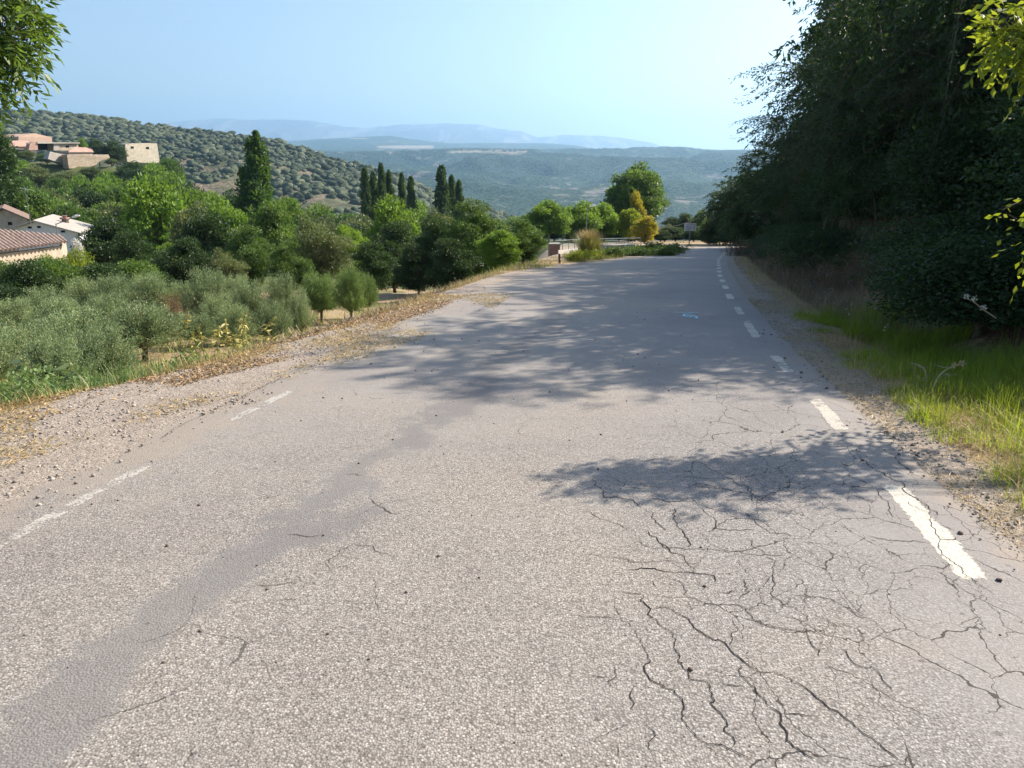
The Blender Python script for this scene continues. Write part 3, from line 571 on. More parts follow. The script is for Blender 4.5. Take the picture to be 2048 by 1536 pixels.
def thicket(name, seed, h, wd, mats, stems=260, nl=5000, L=.05, W=.025, dry=.5):
    """tangled undergrowth: arching stems and small leaves"""
    rng = np.random.RandomState(seed); root = plant_root(name); paths = []; P = []; A = []
    for i in range(stems):
        a = rng.rand() * 6.28; b = np.array([rng.normal() * wd * .2, rng.normal() * wd * .2, -.05]); out = wd * .5 * rng.rand() ** .6; hh = h * (.35 + .65 * rng.rand())
        m = b + np.array([cos(a) * out * .3, sin(a) * out * .3, hh * 1.15]); e = b + np.array([cos(a) * out, sin(a) * out, hh * (.3 + .6 * rng.rand())]); u = np.linspace(0, 1, 6)[:, None]
        c = (1 - u) ** 2 * b + 2 * u * (1 - u) * m + u ** 2 * e; paths.append((c, .006 * (1.25 - u[:, 0]))); k = nl // stems; uu = rng.rand(k)[:, None] * .85 + .15
        P.append((1 - uu) ** 2 * b + 2 * uu * (1 - uu) * m + uu ** 2 * e + rng.normal(size=(k, 3)) * .05); A.append(rng.normal(size=(k, 3)) + np.array([0, 0, .2]))
    P = np.concatenate(P); A = np.concatenate(A); V, F = leaves(rng, P, A, L * (.6 + .8 * rng.rand(len(P))), W, .15)
    link('foliage', npmesh(name + '_foliage', V, F, {'tint': ('FACE', rng.rand(len(P)))}), mats[0], root)
    Vt, Ft = tubes(paths, 3); link('stems', npmesh(name + '_stems', Vt, Ft, {'tint': ('FACE', rng.rand(len(Ft)))}), mats[1], root); root['h'] = h; root['w'] = wd; return root

used = {}
def put(key, name, x, y, z=None, h=None, wd=None, label=None, cat='tree', group=None, rz=None, lean=(0, 0)):
    p = PROTO[key]; first = key not in used; used[key] = 1
    o = p if first else dup(p); o.name = name
    if z is None: z = H(x, y)
    sz = (h / p['h']) if h else 1; sx = (wd / p['w']) if wd else sz
    o.location = (x, y, z - .05); o.scale = (sx, sx, sz); o.rotation_euler = (lean[0], lean[1], random.random() * 6.28 if rz is None else rz)
    for kk_ in ('label', 'category', 'group'):
        if kk_ in o: del o[kk_]
    return tag(o, label, cat, group)
def putpx(key, name, u, vtop, Y, wpx=None, label=None, cat='tree', group=None, minh=1.0, **k):
    z = 0
    for _ in range(6):
        x = xat(u, Y, z + 1); z = H(x, Y)
    h = max(minh, zat(vtop, Y) - z); x = xat(u, Y, (z + zat(vtop, Y)) / 2); z = H(x, Y); h = max(minh, zat(vtop, Y) - z)
    wd = (wpx * Y / 1547.0) if wpx else None
    if wd and cat == 'tree': wd = min(wd, 1.5 * h)
    if wd and cat == 'bush': wd = min(wd, 2.2 * h)
    return put(key, name, x, Y, z, h, wd, label, cat, group, **k)
random.seed(11)
ORD = ['leftmost', 'second', 'third', 'fourth', 'fifth', 'sixth', 'seventh', 'eighth', 'ninth', 'tenth', 'eleventh', 'twelfth', 'thirteenth', 'fourteenth', 'fifteenth', 'sixteenth', 'seventeenth', 'eighteenth', 'nineteenth', 'twentieth', 'twenty-first', 'twenty-second', 'twenty-third', 'twenty-fourth', 'twenty-fifth', 'twenty-sixth', 'twenty-seventh', 'twenty-eighth', 'twenty-ninth', 'thirtieth']
def ordl(i, what='from the left'): return 'leftmost' if i == 0 else ORD[i] + ' ' + what

# ---- wooded slope and valley trees
PROTO['midA'] = broadleaf('broadleaf_tree', 21, 7, 6.5, M['green'], 11000, .26, .15)
PROTO['midB'] = broadleaf('broadleaf_tree', 22, 7, 6.0, M['olivegreen'], 11000, .24, .13)
PROTO['midC'] = broadleaf('broadleaf_tree', 23, 7, 6.5, M['dark'], 11000, .26, .15)
PROTO['midD'] = broadleaf('broadleaf_tree', 24, 7, 7.0, M['bright'], 11000, .30, .18, clumps=44, csize=.155)
PROTO['nearA'] = broadleaf('leafy_tree', 25, 4.5, 4.2, M['dark'], 26000, .12, .065, .05, clumps=64, csize=.135)
PROTO['nearB'] = broadleaf('leafy_tree', 26, 4.5, 4.2, M['green'], 26000, .12, .065, .05, clumps=56, csize=.14)
PROTO['nearC'] = broadleaf('leafy_tree', 27, 4.5, 4.2, M['bright'], 24000, .13, .075, .05, clumps=56, csize=.14)
PROTO['nearD'] = broadleaf('leafy_tree', 28, 4.5, 4.2, M['olivegreen'], 26000, .11, .05, .05, clumps=64, csize=.135)
SIL = [(0, 330), (60, 322), (130, 352), (200, 362), (250, 346), (300, 334), (350, 342), (420, 352), (480, 378), (540, 384), (600, 386), (650, 408), (700, 412), (740, 400), (830, 402), (860, 412), (950, 412), (1000, 420), (1045, 436)]
def sil(u): return float(np.interp(u, [a for a, b in SIL], [b for a, b in SIL]))
keys = ['midA', 'midB', 'midC', 'midD']; tone = {'midA': 'mid green', 'midB': 'dull olive green', 'midC': 'dark green', 'midD': 'bright green'}
for row, (Y0, dv, step, nm) in enumerate([(165, 0, 62, 'farthest'), (120, 12, 66, 'second farthest'), (82, 34, 78, 'middle')]):
    us = np.arange(30 + row * 22, 1030 - 20 * row, step)
    for i, u in enumerate(us):
        if u < 330 and row == 0: continue
        kx = random.choice(keys); Y = Y0 * (1 + .06 * (random.random() - .5)); putpx(kx, 'broadleaf_tree', u + random.uniform(-12, 12), sil(u) + dv + random.uniform(-3, 10), Y, random.uniform(84, 118) * (1 if row < 2 else 1.15),
            '%s tree, %s in the %s valley row' % (tone[kx], ordl(i), nm), 'tree', 'trees of the wooded valley', minh=4)
# slope below the ruins
hs_rows = [(194, 322, 40, 58, 'crest'), (188, 334, 50, 78, 'top'), (172, 346, 52, 84, 'upper'), (152, 362, 58, 92, 'middle'), (130, 382, 64, 100, 'lower'), (105, 404, 74, 116, 'bottom')]
for Y0, v0, st, wp, nm in hs_rows:
    for i, u in enumerate(np.arange(-6 + (Y0 % 7) * 5, 350, st)):
        if nm == 'crest' and 125 < u < 225: continue
        kx = random.choice(['midA', 'midB', 'midC', 'midA', 'midB', 'midD']); vv = v0 + (-14 if (nm == 'top' and u < 90) else 0) + random.uniform(-5, 9) - (16 if u > 300 else 0)
        putpx(kx, 'hillside_tree', u + random.uniform(-9, 9), vv, Y0 * (1 + .04 * (random.random() - .5)), wp * random.uniform(.85, 1.2), '%s tree, %s in the %s row under the ruins' % (tone[kx], ordl(i), nm), 'tree', 'trees on the slope under the ruins', minh=3)
named = [('midD', 310, 352, 66, 150, 'large bright green walnut tree rising at the middle of the left wood'),
 ('midC', 215, 432, 46, 130, 'round green tree right of the white house and its street lamp'),
 ('nearA', 270, 455, 40, 110, 'dark leafy tree between the white house and the olive field'),
 ('midB', 395, 385, 60, 110, 'dull green tree right of the large bright walnut'),
 ('midC', 425, 420, 47, 140, 'dark green tree left of the thick dark trunk behind the olives'),
 ('nearA', 370, 470, 38, 120, 'low dark tree behind the brown dead bush'),
 ('midA', 545, 388, 52, 120, 'green tree just below the tall lone poplar'),
 ('nearB', 500, 450, 40, 120, 'leafy tree with shaded foot behind the middle of the olive field'),
 ('nearD', 640, 422, 38, 150, 'pale dusty green tree with broad crown behind the last olives'),
 ('nearB', 580, 480, 36, 100, 'low green tree in front of the pale dusty one'),
 ('midD', 790, 392, 56, 120, 'bright green rounded tree under the cluster of distant poplars'),
 ('nearC', 700, 440, 44, 90, 'bright leafy tree left of the gap in the near tree belt'),
 ('nearA', 790, 436, 36, 130, 'dark dense tree in front of the bright green rounded tree'),
 ('nearA', 745, 478, 33, 110, 'dark shaded tree directly behind the last round olive bush'),
 ('nearA', 880, 428, 32, 120, 'dark tree with bare twigs showing near the road bend'),
 ('nearB', 945, 398, 31, 140, 'dense green tree nearest the road before the junction, tall one'),
 ('nearA', 905, 470, 28, 120, 'dark low tree shading the verge under the tall dense one'),
 ('nearB', 1045, 438, 27, 105, 'round green tree whose crown touches the brick pillar'),
 ('nearC', 1000, 470, 26, 90, 'bushy green tree low against the road edge before the brick pillar'),
 ('nearA', 835, 480, 30, 100, 'low dark tree in the deep shade of the near belt'),
 ('nearD', 455, 492, 34, 90, 'greyish leafy tree low behind the middle olives'),
 ('nearC', 330, 478, 44, 80, 'light green leafy tree right of the dark one by the white house'),
 ('midA', 985, 425, 60, 100, 'hazy green tree behind the dense ones near the road'),
 ('midB', 870, 402, 70, 90, 'dull green tree under the right hand poplar pair')]
for kx, u, v, Y, wp, lb in named: putpx(kx, 'leafy_tree', u, v, Y, wp, lb, 'tree', None, minh=1.6)

PROTO['lump'] = broadleaf('garden_bush', 29, 2.2, 2.6, M['dark'], 14000, .09, .055, .02, clumps=44, csize=.17)
PROTO['lump2'] = broadleaf('garden_bush', 30, 2.2, 2.6, M['green'], 14000, .09, .055, .02, clumps=44, csize=.17)
PROTO['lumpY'] = broadleaf('garden_bush', 31, 2.0, 2.4, M['yellowgreen'], 9000, .10, .065, .02, clumps=22, csize=.24)
PROTO['white'] = broadleaf('flowering_bush', 32, 2.2, 1.3, M['flower'], 2600, .09, .07, .1, clumps=14, csize=.28)
for i, (kx, u, v, Y, wp, lb) in enumerate([('lump', 55, 512, 25, 130, 'dark garden bush below the tiled roof at the left edge'), ('lump2', 120, 508, 27, 130, 'green garden bush under the right end of the tiled roof'),
  ('lump', 200, 520, 28, 130, 'dark garden bush right of the tiled roof'), ('lump2', 262, 510, 30, 120, 'green garden bush behind the olives left of the dead bush'), ('lump', 20, 580, 22, 120, 'dark low bush at the left edge behind the olives'),
  ('lumpY', 150, 490, 30, 80, 'yellowing climber bush hanging by the tiled roof corner'), ('lumpY', 105, 500, 31, 50, 'small yellow bush against the eave of the tiled roof'), ('lump2', 95, 504, 27, 100, 'green bush filling the wall foot under the tiled eave'), ('lump', 235, 548, 26, 120, 'dark bush touching the back olives'),
  ('lumpY', 276, 545, 27, 26, 'small bright yellow bush at the right end of the garden'), ('white', 158, 462, 40, 26, 'white blossoming bush in front of the white house'), ('lump2', 0, 514, 27, 120, 'green bush covering the wall at the far left'), ('lump', 310, 540, 31, 110, 'dark bush in the gap beside the dead bush')]):
    putpx(kx, 'flowering_bush' if kx == 'white' else 'garden_bush', u, v, Y, wp, lb, 'bush', None, minh=.8)

# ---- poplars and the cypress
PROTO['pop'] = columnar('poplar_tree', 41, 15, 3.6, M['poplar'], 26000, .30, .20)
PROTO['popfar'] = columnar('poplar_tree', 42, 14, 3.0, M['farpoplar'], 6000, .5, .3, wisp=1.1)
PROTO['cyp'] = columnar('cypress_tree', 43, 14, 3.2, M['cypress'], 26000, .22, .10, .3)
putpx('pop', 'poplar_tree', 503, 262, 92, 74, 'tall lone dark green poplar standing above the left wood', 'tree', lean=(0, -.07))
putpx('cyp', 'cypress_tree', -2, 196, 78, 96, 'tall dark cypress cut by the left edge of the photo', 'tree')
for i, (u, v, wp, Y) in enumerate([(733, 336, 26, 128), (750, 345, 24, 132), (766, 328, 24, 130), (781, 342, 22, 134), (806, 347, 22, 136), (824, 354, 24, 131), (885, 332, 34, 133), (905, 352, 26, 138), (919, 362, 24, 136)]):
    putpx('popfar', 'poplar_tree', u, v, Y, wp, 'distant slender poplar, %s of the nine against the blue plateau' % ordl(i), 'tree', 'row of distant poplars', minh=5)

# ---- trees beyond the junction
PROTO['walnut'] = broadleaf('walnut_tree', 51, 5, 6, M['bright'], 15000, .24, .15, .14, clumps=50, csize=.14, bark='palebark')
PROTO['plane'] = broadleaf('plane_tree', 52, 9, 8, M['green'], 20000, .30, .20, .1, clumps=64, csize=.13)
PROTO['yel'] = broadleaf('yellowing_tree', 53, 5, 4.5, M['yellow'], 11000, .22, .15, .02, clumps=46, csize=.15)
PROTO['yg'] = broadleaf('yellowing_tree', 54, 5, 4.5, M['yellowgreen'], 11000, .22, .15, .02, clumps=46, csize=.15)
for kx, nm, u, v, Y, wp, lb in [('walnut', 'walnut_tree', 1098, 396, 72, 95, 'bright green spreading tree with pale trunk left of the junction lamp'), ('walnut', 'walnut_tree', 1160, 398, 76, 100, 'bright green tree directly behind the junction lamp post'),
   ('walnut', 'walnut_tree', 1205, 402, 80, 80, 'bright green tree right of the junction lamp post'), ('plane', 'plane_tree', 1268, 322, 92, 140, 'tallest big round green tree beyond the junction'),
   ('yg', 'yellowing_tree', 1258, 412, 78, 60, 'half yellowed tree behind the junction railing'), ('yel', 'yellowing_tree', 1290, 432, 74, 56, 'bright yellow tree at the right end of the railing'), ('yel', 'yellowing_tree', 1272, 385, 84, 44, 'yellow brown branch top in front of the tallest tree'),
   ('nearA', 'broadleaf_tree', 1345, 432, 100, 60, 'dark green tree left behind the direction sign'), ('nearA', 'broadleaf_tree', 1372, 424, 98, 52, 'dark green tree straight behind the direction sign'), ('nearB', 'broadleaf_tree', 1402, 420, 96, 60, 'green tree right behind the direction sign'), ('nearD', 'broadleaf_tree', 1330, 452, 86, 56, 'low grey green tree between yellow tree and sign'), ('nearD', 'broadleaf_tree', 1405, 445, 84, 52, 'low pale green tree between sign and dark roadside trees'),
   ('midA', 'broadleaf_tree', 1060, 425, 95, 70, 'green tree left behind the pale trunked one at the junction')]:
    putpx(kx, nm, u, v, Y, wp, lb, 'tree', None, minh=2)
PROTO['vb'] = thicket('verge_bush', 95, 1.2, 1.6, (M['green'], M['drytwig']), 110, 5200, .085, .05)
PROTO['vy'] = thicket('verge_bush', 96, 1.2, 1.6, (M['yellowgreen'], M['drytwig']), 110, 3800, .085, .05)
for kx, u, v, Y, wp, lb in [('lump', 1310, 482, 38, 60, 'dark green bush on the verge just before the junction'), ('lump2', 1270, 492, 36, 50, 'green bush left of the dark verge bush'), ('lump2', 1345, 486, 41, 46, 'green bush right of the dark verge bush'), ('lumpY', 1180, 512, 31, 44, 'yellow green bush in front of the tall tussock'),
   ('lump2', 1225, 500, 34, 44, 'low green bush before the concrete deck'), ('lump', 1330, 494, 36, 50, 'dark sprawling bush low over the road edge'), ('lumpY', 1150, 520, 29, 30, 'small yellow green weed bush right of the dark post')]:
    putpx('vy' if kx == 'lumpY' else 'vb', 'verge_bush', u, v - 5, Y, wp * 1.3, lb, 'bush', None, minh=.6)

rstate = random.getstate()
for i_, (u, v) in enumerate([(1075, 446), (1108, 440), (1142, 444), (1176, 440), (1208, 446), (1238, 450), (1262, 456), (1322, 458), (1352, 452), (1388, 450), (1410, 456)]):
    putpx(['lump2', 'lump'][i_ % 2] if u < 1290 else 'lump', 'understorey_bush', u, v, 83 + (i_ % 3), 56, 'bush filling the gap under the junction trees, %s of eleven' % ordl(i_), 'bush', 'bushes under the junction trees', minh=1.2)
random.setstate(rstate)
# ---- olives
for i in range(4): PROTO['ol%d' % i] = olive('olive_bush', 60 + i, 1.6, 1.8, M['olive'], 200, 90, .34 if i < 2 else .12)
PROTO['ol4'] = olive('olive_bush', 66, 1.6, 1.8, M['olivelush'], 220, 95, .3)
ol = [(700, 532, 18.5, 78, 'ol4'), (640, 545, 19, 92, 'ol4'), (735, 548, 20.5, 50, 'ol4'), (565, 560, 18, 100, 'ol2'), (500, 572, 17.5, 96, 'ol3'), (415, 548, 19, 120, 'ol2'), (470, 566, 21, 90, 'ol0'), (365, 580, 20, 60, 'ol1'), (300, 562, 19.5, 100, 'ol0'), (230, 565, 20, 100, 'ol1'), (165, 570, 20, 100, 'ol2'), (90, 588, 17, 120, 'ol3'), (30, 610, 15, 110, 'ol0'),
      (285, 618, 12.6, 190, 'ol0'), (390, 640, 14, 110, 'ol1'), (160, 628, 12, 210, 'ol2'), (60, 650, 11, 200, 'ol3'), (-20, 660, 10, 160, 'ol2'), (470, 620, 14.5, 110, 'ol2'), (545, 615, 15, 90, 'ol3'), (215, 600, 15.5, 120, 'ol1'), (120, 610, 14.5, 120, 'ol0'), (600, 600, 16.3, 64, 'ol2'), (440, 600, 16.5, 90, 'ol3'), (200, 660, 10, 170, 'ol3'), (110, 680, 9.2, 170, 'ol2')]
ol_sorted = sorted(range(len(ol)), key=lambda i: (ol[i][2] >= 16, ol[i][0])); fr = 0; bk = 0
for i in ol_sorted:
    u, v, Y, wp, kx = ol[i]
    if Y < 16: lb = 'grey green olive bush, %s in the front rows of the olive field' % ordl(fr); fr += 1
    else: lb = '%s olive bush, %s in the back rows of the olive field' % ('fresh green' if kx == 'ol4' else 'grey green', ordl(bk)); bk += 1
    putpx(kx, 'olive_bush', u, v - (8 if kx == 'ol4' else 22), Y, wp * 1.0, lb, 'olive bush', 'olive bushes in the field', minh=.6)
PROTO['dead'] = thicket('dead_bush', 71, 1.5, 1.1, (M['rust'], M['drytwig']), 200, 2600, .05, .02)
putpx('dead', 'dead_bush', 342, 560, 17.2, 48, 'brown withered bush on a short trunk among the olives', 'bush', None, minh=.8)

# ------------------------------------------------------------------ roadside trees on the right
def roadside(name, seed, h, wd, mat, clumps=58, twigs=15, per=62, L=.10, W=.034):
    """a tree of drooping leafy twigs gathered in separate masses"""
    rng = np.random.RandomState(seed); root = plant_root(name); R = wd / 2; d = unit(rng.normal(size=(clumps, 3))); r = .35 + .65 * rng.rand(clumps) ** .6
    Pc = d * r[:, None] * np.array([R, R, h * .46]) * .88 + np.array([0, 0, h * .52]); cr = wd * (.09 + .07 * rng.rand(clumps)); tone = rng.rand(clumps)
    K = clumps * twigs; ci = np.repeat(np.arange(clumps), twigs); q = unit(rng.normal(size=(K, 3)) + (d * .6)[ci]); s0 = Pc[ci] + q * (cr[ci] * .3 * rng.rand(K))[:, None]; ln = cr[ci] * (.9 + .9 * rng.rand(K))
    tt = rng.rand(K, per) ** .8; pts = s0[:, None] + q[:, None] * (ln[:, None] * tt)[..., None] + np.array([0, 0, -1.]) * (ln[:, None] * .55 * tt ** 2)[..., None]
    pts = (pts + rng.normal(size=pts.shape) * .035).reshape(-1, 3); A = np.repeat(q, per, 0) * .5 + rng.normal(size=(K * per, 3)) * .6 + np.array([0, 0, -.55]); ok = pts[:, 2] > .05; pts, A = pts[ok], A[ok]; n = len(pts)
    V, F = leaves(rng, pts, A, L * (.6 + .8 * rng.rand(n)), W * (.7 + .6 * rng.rand(n)), .15)
    tint = np.clip(np.repeat(tone[ci], per)[ok] * .5 + rng.rand(n) * .5, 0, 1); link('crown', npmesh(name + '_crown', V, F, {'tint': ('FACE', tint)}), mat, root)
    paths = []; ts = np.linspace(0, 1, 7); tp = np.array([0, 0, h * .8])[None] * ts[:, None]; tp[:, :2] += np.cumsum(rng.normal(size=(7, 2)) * h * .02, 0); tr = h * .022; paths.append((tp - np.array([0, 0, .3]) * (ts[:, None] == 0), tr * (1.25 - ts)))
    u = np.linspace(0, 1, 5)[:, None]
    for i in range(clumps):
        z_ = .15 + .75 * rng.rand(); a = np.array([np.interp(z_, ts, tp[:, j]) for j in range(3)]); b = Pc[i]; m = (a + b) / 2 + rng.normal(size=3) * .04 * h; paths.append(((1 - u) ** 2 * a + 2 * u * (1 - u) * m + u ** 2 * b, tr * (.36 - .30 * u[:, 0])))
    for i in range(0, K, 3): e = s0[i] + q[i] * ln[i]; m = (s0[i] + e) / 2; e = e + np.array([0, 0, -.5 * ln[i]]); paths.append((np.array([s0[i], m, e]), np.array([.010, .006, .003])))
    Vt, Ft = tubes(paths, 5); link('trunk', npmesh(name + '_trunk', Vt, Ft, None, True), M['bark'], root); root['h'] = h; root['w'] = wd; return root
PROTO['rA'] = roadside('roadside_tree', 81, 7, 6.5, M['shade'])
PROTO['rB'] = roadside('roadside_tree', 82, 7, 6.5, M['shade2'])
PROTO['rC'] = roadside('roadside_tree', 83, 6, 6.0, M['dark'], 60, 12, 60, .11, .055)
def edgeput(key, name, uleft, vtop, Y, wd, label, group=None, zoff=0):
    ztop = zat(vtop, Y); zm = 0; x = 0
    for _ in range(5):
        x = xat(uleft, Y, max(zm, -3)) + wd / 2; zg = H(x, Y) - .3; zm = (zg + ztop) / 2
    return put(key, name, x, Y, zg, max(2.0, ztop - zg), wd, label, 'tree', group)
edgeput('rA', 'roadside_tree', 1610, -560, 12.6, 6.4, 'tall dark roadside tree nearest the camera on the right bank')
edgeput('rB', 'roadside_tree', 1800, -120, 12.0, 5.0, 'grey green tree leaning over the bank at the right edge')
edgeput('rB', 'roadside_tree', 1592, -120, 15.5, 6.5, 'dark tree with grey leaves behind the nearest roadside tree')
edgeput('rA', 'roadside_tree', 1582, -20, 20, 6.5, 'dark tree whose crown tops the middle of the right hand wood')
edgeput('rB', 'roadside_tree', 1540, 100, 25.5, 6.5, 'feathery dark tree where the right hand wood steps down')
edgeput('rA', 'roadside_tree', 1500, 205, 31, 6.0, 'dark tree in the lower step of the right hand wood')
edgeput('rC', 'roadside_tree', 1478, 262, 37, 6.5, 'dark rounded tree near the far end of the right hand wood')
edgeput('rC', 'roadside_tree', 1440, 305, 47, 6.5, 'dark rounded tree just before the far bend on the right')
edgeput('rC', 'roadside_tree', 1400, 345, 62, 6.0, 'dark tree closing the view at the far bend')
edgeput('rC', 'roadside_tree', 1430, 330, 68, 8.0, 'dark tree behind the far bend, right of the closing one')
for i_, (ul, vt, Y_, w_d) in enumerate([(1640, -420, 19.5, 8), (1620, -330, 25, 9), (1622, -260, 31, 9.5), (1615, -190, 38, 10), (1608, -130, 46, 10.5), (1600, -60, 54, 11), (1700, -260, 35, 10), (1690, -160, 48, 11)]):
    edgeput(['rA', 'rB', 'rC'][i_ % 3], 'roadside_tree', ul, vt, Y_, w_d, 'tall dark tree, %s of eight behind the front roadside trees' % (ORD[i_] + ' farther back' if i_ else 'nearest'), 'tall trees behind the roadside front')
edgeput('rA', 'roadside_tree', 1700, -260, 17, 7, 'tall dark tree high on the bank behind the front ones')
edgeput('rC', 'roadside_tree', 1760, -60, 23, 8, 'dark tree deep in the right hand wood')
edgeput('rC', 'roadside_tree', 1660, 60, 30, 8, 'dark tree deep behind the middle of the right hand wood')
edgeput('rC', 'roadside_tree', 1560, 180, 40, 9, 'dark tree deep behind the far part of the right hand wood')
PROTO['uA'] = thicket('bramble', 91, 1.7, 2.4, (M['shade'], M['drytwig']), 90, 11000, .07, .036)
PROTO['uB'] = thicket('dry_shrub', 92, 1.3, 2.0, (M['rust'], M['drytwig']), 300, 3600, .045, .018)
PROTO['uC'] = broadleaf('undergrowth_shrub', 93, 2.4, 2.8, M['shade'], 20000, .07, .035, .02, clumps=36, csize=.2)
PROTO['uD'] = broadleaf('undergrowth_shrub', 94, 2.4, 2.8, M['rust'], 9000, .06, .03, .02, clumps=26, csize=.2)
rng = np.random.RandomState(5); cnt = 0
where = ['beside the green grass', 'past the green grass', 'under the front trees', 'halfway to the bend', 'nearing the bend', 'at the bend']
cn = {}
for Y in list(np.arange(8.2, 20, 1.15)) + list(np.arange(20, 34, 1.7)) + list(np.arange(34, 54, 2.4)):
    for lane, (e0, hs) in enumerate([(2.05, .8), (3.2, 1.3), (4.9, 1.6), (6.6, 2.0)]):
        e = e0 + rng.uniform(-.3, .3); x = float(XR(Y)) + .35 + e
        if (lane == 3 and Y > 36) or (lane >= 2 and Y < 10.4): continue
        if lane == 0: kx = rng.choice(['uB', 'uA', 'uA', 'uC'])
        elif lane == 3: kx = 'uC'
        else: kx = rng.choice(['uA', 'uC', 'uC', 'uC']) if Y < 26 else rng.choice(['uC', 'uC', 'uD', 'uA'])
        nm = {'uA': 'bramble', 'uB': 'dry_shrub', 'uC': 'undergrowth_shrub', 'uD': 'undergrowth_shrub'}[kx]
        look = {'uA': 'shaded green bramble', 'uB': 'brown dry shrub', 'uC': 'dark leafy shrub', 'uD': 'rusty leaved shrub'}[kx]
        pl = where[min(5, int(np.searchsorted([9.5, 12, 17, 26, 40], Y)))]; ln = ['at the foot of the right bank', 'partway up the right bank', 'high on the right bank', 'along the top of the right bank'][lane]
        kk_ = (look, pl, ln); cn[kk_] = cn.get(kk_, 0) + 1; num = ['', 'second ', 'third ', 'fourth ', 'fifth ', 'sixth ', 'seventh ', 'eighth ', 'ninth '][min(8, cn[kk_] - 1)]
        s = hs * rng.uniform(.75, 1.15); p = PROTO[kx]
        put(kx, nm, x, Y, None, p['h'] * s * .62, p['w'] * (.55 + .35 * s), '%s%s %s %s' % (num, look, ln, pl), 'shrub', 'undergrowth on the right bank')
PROTO['tw'] = thicket('bare_twigs', 97, 1.6, 1.8, (M['rust'], M['drytwig']), 22, 88, .04, .02)
for i, (Y_, e_) in enumerate([(8.8, 2.3), (9.9, 3.4), (11.2, 2.7), (12.8, 4.0), (14.6, 2.8), (16.8, 3.6), (19.5, 2.6), (23, 3.2)]):
    put('tw', 'bare_twigs', float(XR(Y_)) + .35 + e_, Y_, None, 1.1 + .3 * (i % 3), 1.4, 'pale bare arching twigs in the right undergrowth, %s' % ('nearest of eight' if i == 0 else ORD[i] + ' of eight from the camera'), 'shrub', 'bare twigs in the right undergrowth')
# dry grey bush beside the bend line
put('uB', 'dry_shrub', float(XR(36)) + 1.1, 36, None, 1.0, 1.9, 'pale dry bush hiding the end of the edge line at the bend', 'shrub')
# dark shrubs that stand beyond the far bend
for i, (u, v, Y, wp) in enumerate([(1428, 440, 63.5, 60), (1462, 452, 60.5, 60), (1420, 465, 62.5, 40)]):
    putpx('uC', 'undergrowth_shrub', u, v, Y, wp, ['dark shrub under the closing tree at the far bend', 'dark shrub right of the road end at the far bend', 'low dark shrub at the very end of the road'][i], 'shrub', None, minh=1)

# ---- overhanging compound-leaved trees at both upper corners
def compound(name, seed, anchors, trunk_path, mat, r=.55, sprays=40, L=.085, W=.026, leaflets=11, root_loc=(0, 0, 0), tr=.11, droop=-.35, bark='bark', fine=None):
    """anchors: list of (x,y,z,radius,n) world centres of leafy masses; pinnate sprays in each"""
    rng = np.random.RandomState(seed); R0 = np.array(root_loc, float); root = empty(name, root_loc); P = []; A = []; T = []; paths = []
    tp = np.array(trunk_path, float) - R0; paths.append((tp, np.linspace(tr, tr * .4, len(tp))))
    for (x, y, z, rr, n) in anchors:
        c = np.array([x, y, z]) - R0; j = rng.randint(len(tp) // 2, len(tp)); a = tp[j]; u = np.linspace(0, 1, 7)[:, None]; m = (a + c) / 2 + np.array([0, 0, .35])
        paths.append(((1 - u) ** 2 * a + 2 * u * (1 - u) * m + u ** 2 * c, tr * (.3 - .24 * u[:, 0])))
        for i in range(n):
            q = unit(rng.normal(size=3)) * rr * rng.rand() ** .45; s = c + q * .85; d = unit(q + rng.normal(size=3) * rr * .5 + np.array([0, 0, droop * rr])); ln = .22 * (.7 + .6 * rng.rand())
            side = unit(np.cross(d, np.array([0, 0, 1.]) + rng.normal(size=3) * .4)); k = leaflets; tt = np.linspace(.15, 1, k); sg = np.where(np.arange(k) % 2 == 0, 1, -1)
            sg[-1] = 0; pts = s + d * (tt * ln)[:, None] + np.array([0, 0, -1]) * (tt ** 2 * ln * .25)[:, None]
            P.append(pts); A.append(d * .55 + side * sg[:, None] * .9 + np.array([0, 0, -.25]) + rng.normal(size=(k, 3)) * .15); T.append(np.full(k, rng.rand() * .6) + rng.rand(k) * .4)
            if i % 2 == 0: paths.append((np.array([c + q * .25, s, s + d * ln * .6]), np.array([.006, .003, .0015])))
    P = np.concatenate(P); A = np.concatenate(A); n = len(P); V, F = leaves(rng, P, A, L * (.75 + .5 * rng.rand(n)), W * (.8 + .4 * rng.rand(n)), .12)
    link('crown', npmesh(name + '_crown', V, F, {'tint': ('FACE', np.concatenate(T))}), mat, root)
    Vt, Ft = tubes(paths, 5); link('trunk', npmesh(name + '_trunk', Vt, Ft, None, True), M[bark], root); return root
def PX(u, v, Y): z = zat(v, Y); return (xat(u, Y, z), Y, z)
anc = []
for (u, v, Y, rr, n) in [(15, 10, 6.6, .2, 36), (55, 20, 6.8, .13, 20), (5, 60, 6.5, .2, 36), (40, 70, 6.7, .13, 16), (-5, 110, 6.6, .18, 30), (22, 120, 6.7, .1, 12), (-25, 150, 6.5, .15, 24), (-20, 165, 6.5, .08, 8), (-70, 60, 6.5, .34, 50), (-100, 150, 6.6, .3, 34), (10, -60, 6.8, .3, 40), (-60, -80, 6.8, .45, 70), (-160, 0, 7, .55, 70), (30, -150, 7, .35, 40)]:
    x, y, z = PX(u, v, Y); anc.append((x, y, z, rr, n))
g = H(-8.2, 7.2); r = compound('ash_tree', 101, anc, [(-8.2, 7.2, g - .2), (-8.1, 7.2, 1.5), (-7.7, 7.1, 3.0), (-7.0, 7.0, 4.2), (-6.0, 6.9, 4.8)], M['ash'], root_loc=(-8.2, 7.2, g), tr=.16)
tag(r, 'bright green ash branches hanging in at the upper left corner', 'tree')
anc = []
